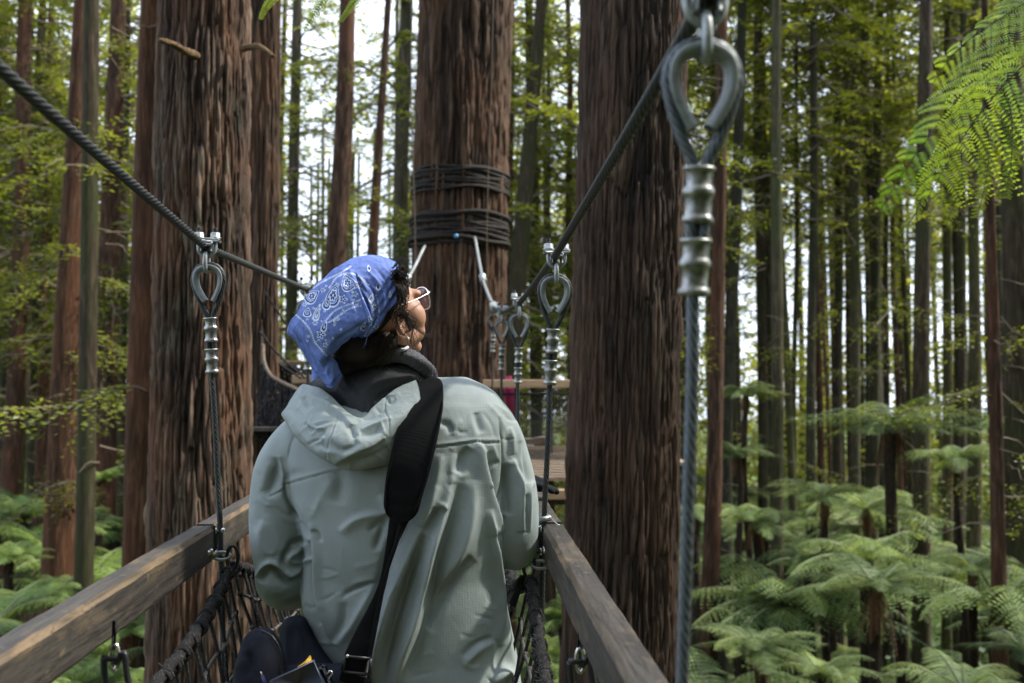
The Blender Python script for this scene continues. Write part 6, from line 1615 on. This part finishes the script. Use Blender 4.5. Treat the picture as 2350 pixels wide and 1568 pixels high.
# knotted corner hanging from behind the head under the flap (its dark inner side)
g = patch([[(843, 712, 2.02), (850, 735, 2.01), (853, 748, 2.01)], [(848, 740, 2.035), (846, 760, 2.03), (842, 772, 2.03)], [(842, 775, 2.045), (838, 790, 2.04), (834, 800, 2.045)]], 40, 30); put('headscarf_tail', sheet(g, .0012), M['bandana'], scarf)

# ---------------------------------------------------------------- hair, glasses, earring
mb = MB()
nu2, nv2 = 60, 120
U2, V2 = np.meshgrid(np.linspace(.0, 1, nu2), np.linspace(0, 2 * PI, nv2, endpoint=False), indexing='ij')
a2 = 1.45 + U2 * .30
a2 = PI - (1.28 - .0 + (1 - U2) * .34 * (.6 + .4 * np.sin(V2 * 5) * .3 + .3 * np.cos(V2 * 3 + 1)))
d2 = -np.cos(a2)[..., None] * ex + (np.sin(a2) * np.cos(V2))[..., None] * ey + (np.sin(a2) * np.sin(V2))[..., None] * ez
l2 = cap_c + d2 * (cap_r - .004 + .0015 * np.sin(V2 * 60 + U2 * 6)[..., None])
mb.add(((HR @ l2.reshape(-1, 3).T).T + HC), grid_faces(nu2, nv2, True))
ellip(P(826, 795, 2.11), (.058, .045, .040), None, 20, mb); ellip(P(872, 785, 2.105), (.038, .03, .026), None, 16, mb); ellip(P(795, 830, 2.13), (.035, .03, .03), None, 16, mb)
hr_ = np.random.default_rng(31)
def strand(pts, r0=.0009, jitter=.003, n=14):
    p = np.array([P(*q) for q in pts]) + hr_.normal(0, jitter, (len(pts), 3)); tube(catmull(p, n), np.linspace(r0, r0 * .35, n), 4, False, mb=mb)
for k in range(38): strand([(905, 640, 2.07), (914, 624, 2.06), (922, 616 + hr_.uniform(-12, 12), 2.06), (930 + hr_.uniform(-12, 8), 638 + hr_.uniform(-10, 10), 2.07), (925 + hr_.uniform(-8, 6), 660 + hr_.uniform(-10, 10), 2.08)], .0010, .006)
for k in range(50): strand([(908, 645, 2.07), (921, 668, 2.055), (922, 700, 2.05), (916 + hr_.uniform(-8, 8), 722, 2.05), (922 + hr_.uniform(-16, 14), 748 + hr_.uniform(-16, 6), 2.052)], .0009, .006)
for k in range(70): strand([(914, 640, 2.08), (926, 650, 2.075), (930, 668, 2.07), (926, 690, 2.06)], .0013, .004)
for k in range(34): strand([(918, 715, 2.045), (934, 726, 2.045), (942 + hr_.uniform(-8, 8), 742, 2.045), (940 + hr_.uniform(-14, 8), 756, 2.05), (930 + hr_.uniform(-14, 4), 762 + hr_.uniform(-12, 12), 2.055)], .0007, .005)
for k in range(12): strand([(935, 735, 2.045), (945, 755, 2.04), (943 + hr_.uniform(-4, 8), 785, 2.045), (950 + hr_.uniform(-10, 10), 802, 2.05)], .0006, .003)
for k in range(16): strand([(945, 745, 2.06), (970, 765, 2.08), (985, 772 + hr_.uniform(-6, 6), 2.09), (992, 760 + hr_.uniform(-18, 18), 2.1)], .0005, .003)
for k in range(140):
    x0 = hr_.uniform(765, 900); strand([(x0 + 10, 765 + (900 - x0) * .1, 2.075), (x0 + hr_.uniform(-14, 8), 795, 2.07), (x0 + hr_.uniform(-40, 0), 845, 2.10)], .0010, .004)
for k in range(14): strand([(905, 615, 2.08), (915, 600, 2.08), (928, 596 + hr_.uniform(-4, 6), 2.08), (940, 604 + hr_.uniform(-8, 8), 2.09)], .0006, .003)
put('hair', mb, M['hair'], person)

gr = link('glasses', None, person) if False else None
def lens_loop(s, k=1.0, y=.108):
    th = np.linspace(0, 2 * PI, 40); c, sn = np.cos(th), np.sin(th)
    return [H(s * .035 + .028 * k * np.sign(a) * abs(a) ** .7, y - .008 * abs(s * .035 + .028 * a * k) / .05, -.004 + .0245 * k * np.sign(b) * abs(b) ** .7) for a, b in zip(c, sn)]
mb = MB()
for s in (-1, 1): tube(np.array(lens_loop(s)), .0013, 8, False, mb=mb)
tube(catmull([H(-.008, .110, .0), H(0, .113, .003), H(.008, .110, .0)], 8), .0013, 8, mb=mb)
for s in (-1, 1): tube(catmull([H(s * .063, .100, .010), H(s * .074, .092, .008), H(s * .080, .05, .0), H(s * .083, .0, -.006), H(s * .080, -.02, -.022)], 24), .0013, 8, mb=mb)
glasses = put('glasses', mb, M['silver'], person)
for s in (-1, 1):
    lp = np.array(lens_loop(s, .97)); c = lp.mean(0); m2 = MB(); n_ = len(lp); nn = hf * .0009
    m2.add(np.vstack([lp + nn, lp - nn, [c + nn, c - nn]]), [[k, (k + 1) % n_, 2 * n_, -1] for k in range(n_)] + [[(k + 1) % n_ + n_, k + n_, 2 * n_ + 1, -1] for k in range(n_)] + [[k, k + n_, (k + 1) % n_ + n_, (k + 1) % n_] for k in range(n_)])
    put('lens', m2, M['lens'], glasses)
put('earring', ellip(H(.078, .009, -.076), (.0045,) * 3, None, 12), M['pearl'], person)
M['gold'] = mat_metal('gold_hoop', (.6, .42, .2), .3, 90, .1, 1)
th = np.linspace(0, 2 * PI, 24)
put('earring', tube(np.array([H(.079, .008 + .004 * math.cos(t), -.066 + .006 * math.sin(t)) for t in th]), .001, 6, False), M['gold'], person)

# ================================================================ shoulder bag and what is in it
def fix_parent(lst, root):
    for o in lst: o.parent = root
bag = empty('shoulder_bag', P(690, 1700, 2.02), 'navy canvas shoulder bag at the left hip on a wide padded black strap', 'bag')
def ribbon(pts, thick, mat, name, parent, n=60, cross=14, rnd=True):
    """pts (x, y, d, half width px, twist) -> soft strap"""
    q = catmull(np.array([np.append(np.append(P(*p[:3]), p[3] * p[2] / FPX), p[4] if len(p) > 4 else 0) for p in pts]), n)
    c = q[:, :3]; t = np.gradient(c, axis=0); t /= np.linalg.norm(t, axis=1)[:, None]
    V = []; ths = np.linspace(0, 2 * PI, cross, endpoint=False)
    for i in range(n):
        out = -FWD - t[i] * (-FWD @ t[i]); out /= np.linalg.norm(out); sd = np.cross(t[i], out); a = q[i, 4]
        sd2 = sd * math.cos(a) + out * math.sin(a); out2 = -sd * math.sin(a) + out * math.cos(a)
        w_ = q[i, 3]
        if rnd:                                       # rounded pad ends
            e = min(i, n - 1 - i) / (n * .10); w_ = w_ * (math.sqrt(max(.02, 1 - (1 - min(1, e)) ** 2)))
        cs, sn = np.cos(ths), np.sin(ths)
        V.append(c[i] + (np.sign(cs) * np.abs(cs) ** .45)[:, None] * sd2 * w_ + (np.sign(sn) * np.abs(sn) ** .6)[:, None] * out2 * thick / 2)
    n_ = len(V); V = np.vstack(V); mb = MB(); mb.add(V, grid_faces(n_, cross, True))
    mb.add(np.vstack([V[:cross], V[:cross].mean(0)]), [[(k + 1) % cross, k, cross, -1] for k in range(cross)]); mb.add(np.vstack([V[-cross:], V[-cross:].mean(0)]), [[k, (k + 1) % cross, cross, -1] for k in range(cross)])
    return put(name, mb, mat, parent)
ribbon([(972, 876, 2.125, 42), (972, 892, 2.09, 45), (970, 930, 2.050, 47), (960, 985, 2.014, 48), (945, 1050, 1.992, 48), (930, 1110, 1.985, 46), (915, 1200, 1.985, 38)], .013, M['pad'], 'shoulder_pad', bag, 90, 20)
for s in (-1, 1):
    ribbon([(971 + s * 43, 900, 2.078, 2), (970 + s * 45, 935, 2.040, 2), (960 + s * 46, 985, 2.007, 2), (945 + s * 46, 1055, 1.985, 2), (930 + s * 43, 1120, 1.978, 2), (917 + s * 31, 1180, 1.978, 2)], .005, M['strap'], 'piping', bag, 60, 8)
ribbon([(968, 866, 2.17, 20), (972, 872, 2.24, 20), (966, 900, 2.34, 20), (930, 1000, 2.36, 20), (860, 1250, 2.38, 20), (760, 1500, 2.30, 20), (740, 1600, 2.18, 20)], .004, M['strap'], 'strap', bag, 60, 8, False)
ribbon([(918, 1185, 1.990, 24), (906, 1225, 1.988, 17, .1), (893, 1270, 1.988, 10, .2), (878, 1340, 1.982, 9, .3), (857, 1400, 1.975, 14, .15), (838, 1450, 1.970, 21), (819, 1506, 1.962, 28), (808, 1545, 1.96, 28)], .005, M['strap'], 'strap', bag, 80, 8, False)
ribbon([(925, 1188, 1.985, 8), (908, 1250, 1.980, 5), (885, 1320, 1.976, 5), (868, 1400, 1.970, 6), (848, 1510, 1.960, 5)], .004, M['strap'], 'strap', bag, 60, 8, False)
mb = MB()
bk = [(792, 1506, 1.955), (850, 1512, 1.955), (848, 1548, 1.952), (788, 1542, 1.952), (792, 1506, 1.955)]
for a, b in zip(bk[:-1], bk[1:]): tube(np.array([P(*a), P(*b)]), .0032, 10, mb=mb)
put('buckle', mb, M['blackmetal'], bag)
put('buckle_shine', tube(np.array([P(795, 1509, 1.95), P(800, 1503, 1.95)]), .003, 10), M['chrome'], bag)
ribbon([(822, 1518, 1.966, 25), (818, 1545, 1.966, 25), (815, 1556, 1.966, 25)], .006, mat_simple('grey_web', (.12, .14, .15), .5), 'web_tab', bag, 14, 8, False)
ribbon([(812, 1548, 1.958, 30), (800, 1600, 1.965, 31), (780, 1680, 1.98, 32)], .006, M['strap'], 'strap', bag, 30, 8, False)
# body of the bag: two rounded flaps, gusset and front pocket
mb = MB()
loft([(1415, 662, 692, 2.10, .02), (1428, 648, 706, 2.10, .03), (1455, 642, 722, 2.10, .04), (1500, 640, 752, 2.09, .05), (1560, 640, 800, 2.08, .06), (1700, 640, 850, 2.06, .08), (1900, 650, 850, 2.05, .08)], 48, 2.3, mb)
loft([(1440, 590, 612, 1.985, .012), (1448, 575, 625, 1.985, .022), (1470, 558, 640, 1.985, .03), (1510, 545, 652, 1.98, .036), (1560, 536, 660, 1.975, .04), (1700, 530, 690, 1.97, .05), (1900, 540, 690, 1.98, .05)], 48, 2.3, mb)
loft([(1530, 660, 820, 2.0, .03), (1560, 640, 850, 2.0, .05), (1700, 610, 860, 1.99, .07), (1900, 600, 860, 1.99, .07)], 48, 2.6, mb)
for k in range(len(mb.v)): mb.v[k] = mb.v[k] - np.array(bag.location)
bm_ = remeshed(mb, 'bag_body', .005, M['navy'], 6, .5)
co = get_co(bm_); no = get_no(bm_)
BS = [('C', [(350, 1060), (430, 1180), (490, 1330), (500, 1568)], 3, 3, 3, .3), ('C', [(120, 1300), (200, 1330), (180, 1500)], -6, 7, 7), ('C', [(60, 1450), (160, 1300), (250, 1100)], 3, 8, 8), ('C', [(560, 960), (540, 1200), (580, 1400)], 3, 3, 3), ('C', [(620, 950), (700, 1080), (780, 1290)], -5, 8, 8), ('C', [(640, 1000), (600, 1200), (600, 1400)], -3, 8, 8)]
set_co(bm_, co + no * (sculpt(co + np.array(bag.location), no, BS) + crumple(co, .002, 16, 5))[:, None])
link('bag_body', bm_, bag)
put('zip', tube(catmull([P(598, 1446, 1.955), P(625, 1462, 1.945), P(644, 1500, 1.94), (P(650, 1568, 1.935))], 30), .0028, 8, True, lambda th, s: 1 + .25 * np.sin(s * 900)), M['blackmetal'], bag)
mb = box(P(694, 1578, 1.93), (.098, .012, .05), axes(FWD * 1.0 + .0 * RT), .003); 
Rn = Matrix.Rotation(rad(-25), 3, 'Y')
put('pocket', box(P(700, 1592, 1.935), (.115, .022, .072), np.array(Rn), .006), M['navy'], bag)
put('d_ring', tube(catmull([P(748, 1548, 1.93), P(757, 1540, 1.93), P(762, 1545, 1.93), P(752, 1560, 1.93)], 14), .0018, 8), M['chrome'], bag)
nb = put('notebook', box(P(684, 1570, 1.915), (.095, .010, .058), np.array(Rn), .002), mat_simple('slate_blue_cover', (.055, .065, .11), .45)); tag(nb, 'slate blue notebook sticking out of the navy bag pocket', 'notebook')
# crumpled wrapper
rows = [[(683, 1530, 1.935), (700, 1517, 1.93), (712, 1503, 1.935)], [(684, 1536, 1.925), (703, 1526, 1.918), (716, 1514, 1.925)], [(690, 1539, 1.93), (706, 1534, 1.925), (721, 1524, 1.93)]]
g = patch(rows, 24, 30); v = g.reshape(-1, 3); g = (v + (-FWD) * crumple(v, .003, 60, 2)[:, None]).reshape(g.shape)
w_ = put('wrapper', sheet(g, .0012), mat_simple('yellow_wrapper', (.72, .40, .02), .3)); tag(w_, 'crumpled shiny yellow wrapper poking out behind the notebook in the bag', 'wrapper')
pn = empty('pen', P(606, 1556, 1.925), 'thin blue pen with a pale tip standing in the bag', 'pen')
put('barrel', tube(np.array([P(602, 1550, 1.925), P(616, 1590, 1.925)]), .0032, 10), mat_simple('blue_pen', (.03, .03, .18), .3), pn)
put('tip', tube(np.array([P(598, 1541, 1.925), P(602, 1550, 1.925)]), [.0012, .003], 10), M['chrome'], pn)

# ================================================================ the far visitor in magenta
fx, fy, fd = 1131, 836, 12.2
fc = P(fx, fy, fd); fz = fc[2] - 1.52
p2 = empty('person', (fc[0], fc[1], fz), 'distant visitor in a magenta coat half hidden behind the centre redwood', 'person')
o2 = np.array([fc[0], fc[1], fz]); mb = MB()
ellip(o2 + [0, 0, 1.54], (.078, .095, .115), None, 14, mb); tube(np.array([o2 + [0, 0, 1.5], o2 + [0, 0, 1.36]]), .05, 12, mb=mb)
def l2(pts, mb): q = catmull(np.array(pts, float), 16); tube(q[:, :3] + o2, q[:, 3], 14, True, mb=mb)
l2([(0, 0, 1.40, .08), (0, 0, 1.30, .14), (0, 0, 1.05, .13), (0, 0, .85, .15)], mb)
for s in (-1, 1):
    l2([(s * .17, 0, 1.36, .05), (s * .22, .02, 1.08, .042), (s * .20, .16, .92, .034)], mb); l2([(s * .09, 0, .88, .085), (s * .10, .01, .48, .06), (s * .10, -.01, .06, .04)], mb); l2([(s * .10, -.03, .04, .04), (s * .10, .16, .03, .035)], mb)
    mb.merge(hand(o2 + np.array([s * .20, .17, .92]), (0, .9, -.3), (0, .3, 1), s, .5))
for k in range(len(mb.v)): mb.v[k] = mb.v[k] - o2
link('body', remeshed(mb, 'body', .008, M['skin'], 3, .5), p2)
mb = MB(); l2([(0, 0, 1.43, .09), (0, 0, 1.34, .17), (0, 0, 1.1, .165), (0, 0, .78, .19), (0, 0, .62, .2)], mb)
for s in (-1, 1): l2([(s * .16, 0, 1.36, .075), (s * .23, .02, 1.08, .06), (s * .21, .15, .93, .05)], mb)
for k in range(len(mb.v)): mb.v[k] = mb.v[k] - o2
link('coat', remeshed(mb, 'coat', .012, mat_simple('magenta_cloth', (.35, .01, .10), .8), 4, .5), p2)
mb = MB(); ellip(o2 + [0, .0, 1.575], (.09, .105, .10), None, 14, mb); put('cap', mb, mat_simple('pale_pink_knit', (.62, .38, .33), .8), p2)
for s in (-1, 1): mb = MB(); l2([(s * .09, 0, .8, .10), (s * .10, .01, .48, .075), (s * .10, -.01, .07, .06)], mb); put('trouser_leg', mb, M['trouser'], p2)
pf = empty('walkway_deck', (fc[0], fc[1], fz - .03), 'boards of the next walkway under the magenta visitor', 'deck')
mb = MB()
for k in range(14): box(np.array([fc[0] + .2, fc[1] - .9 + k * .14, fz - .02]), (1.0, .13, .03), None, .003, mb=mb)
put('boards', mb, M['deck'], pf, False)
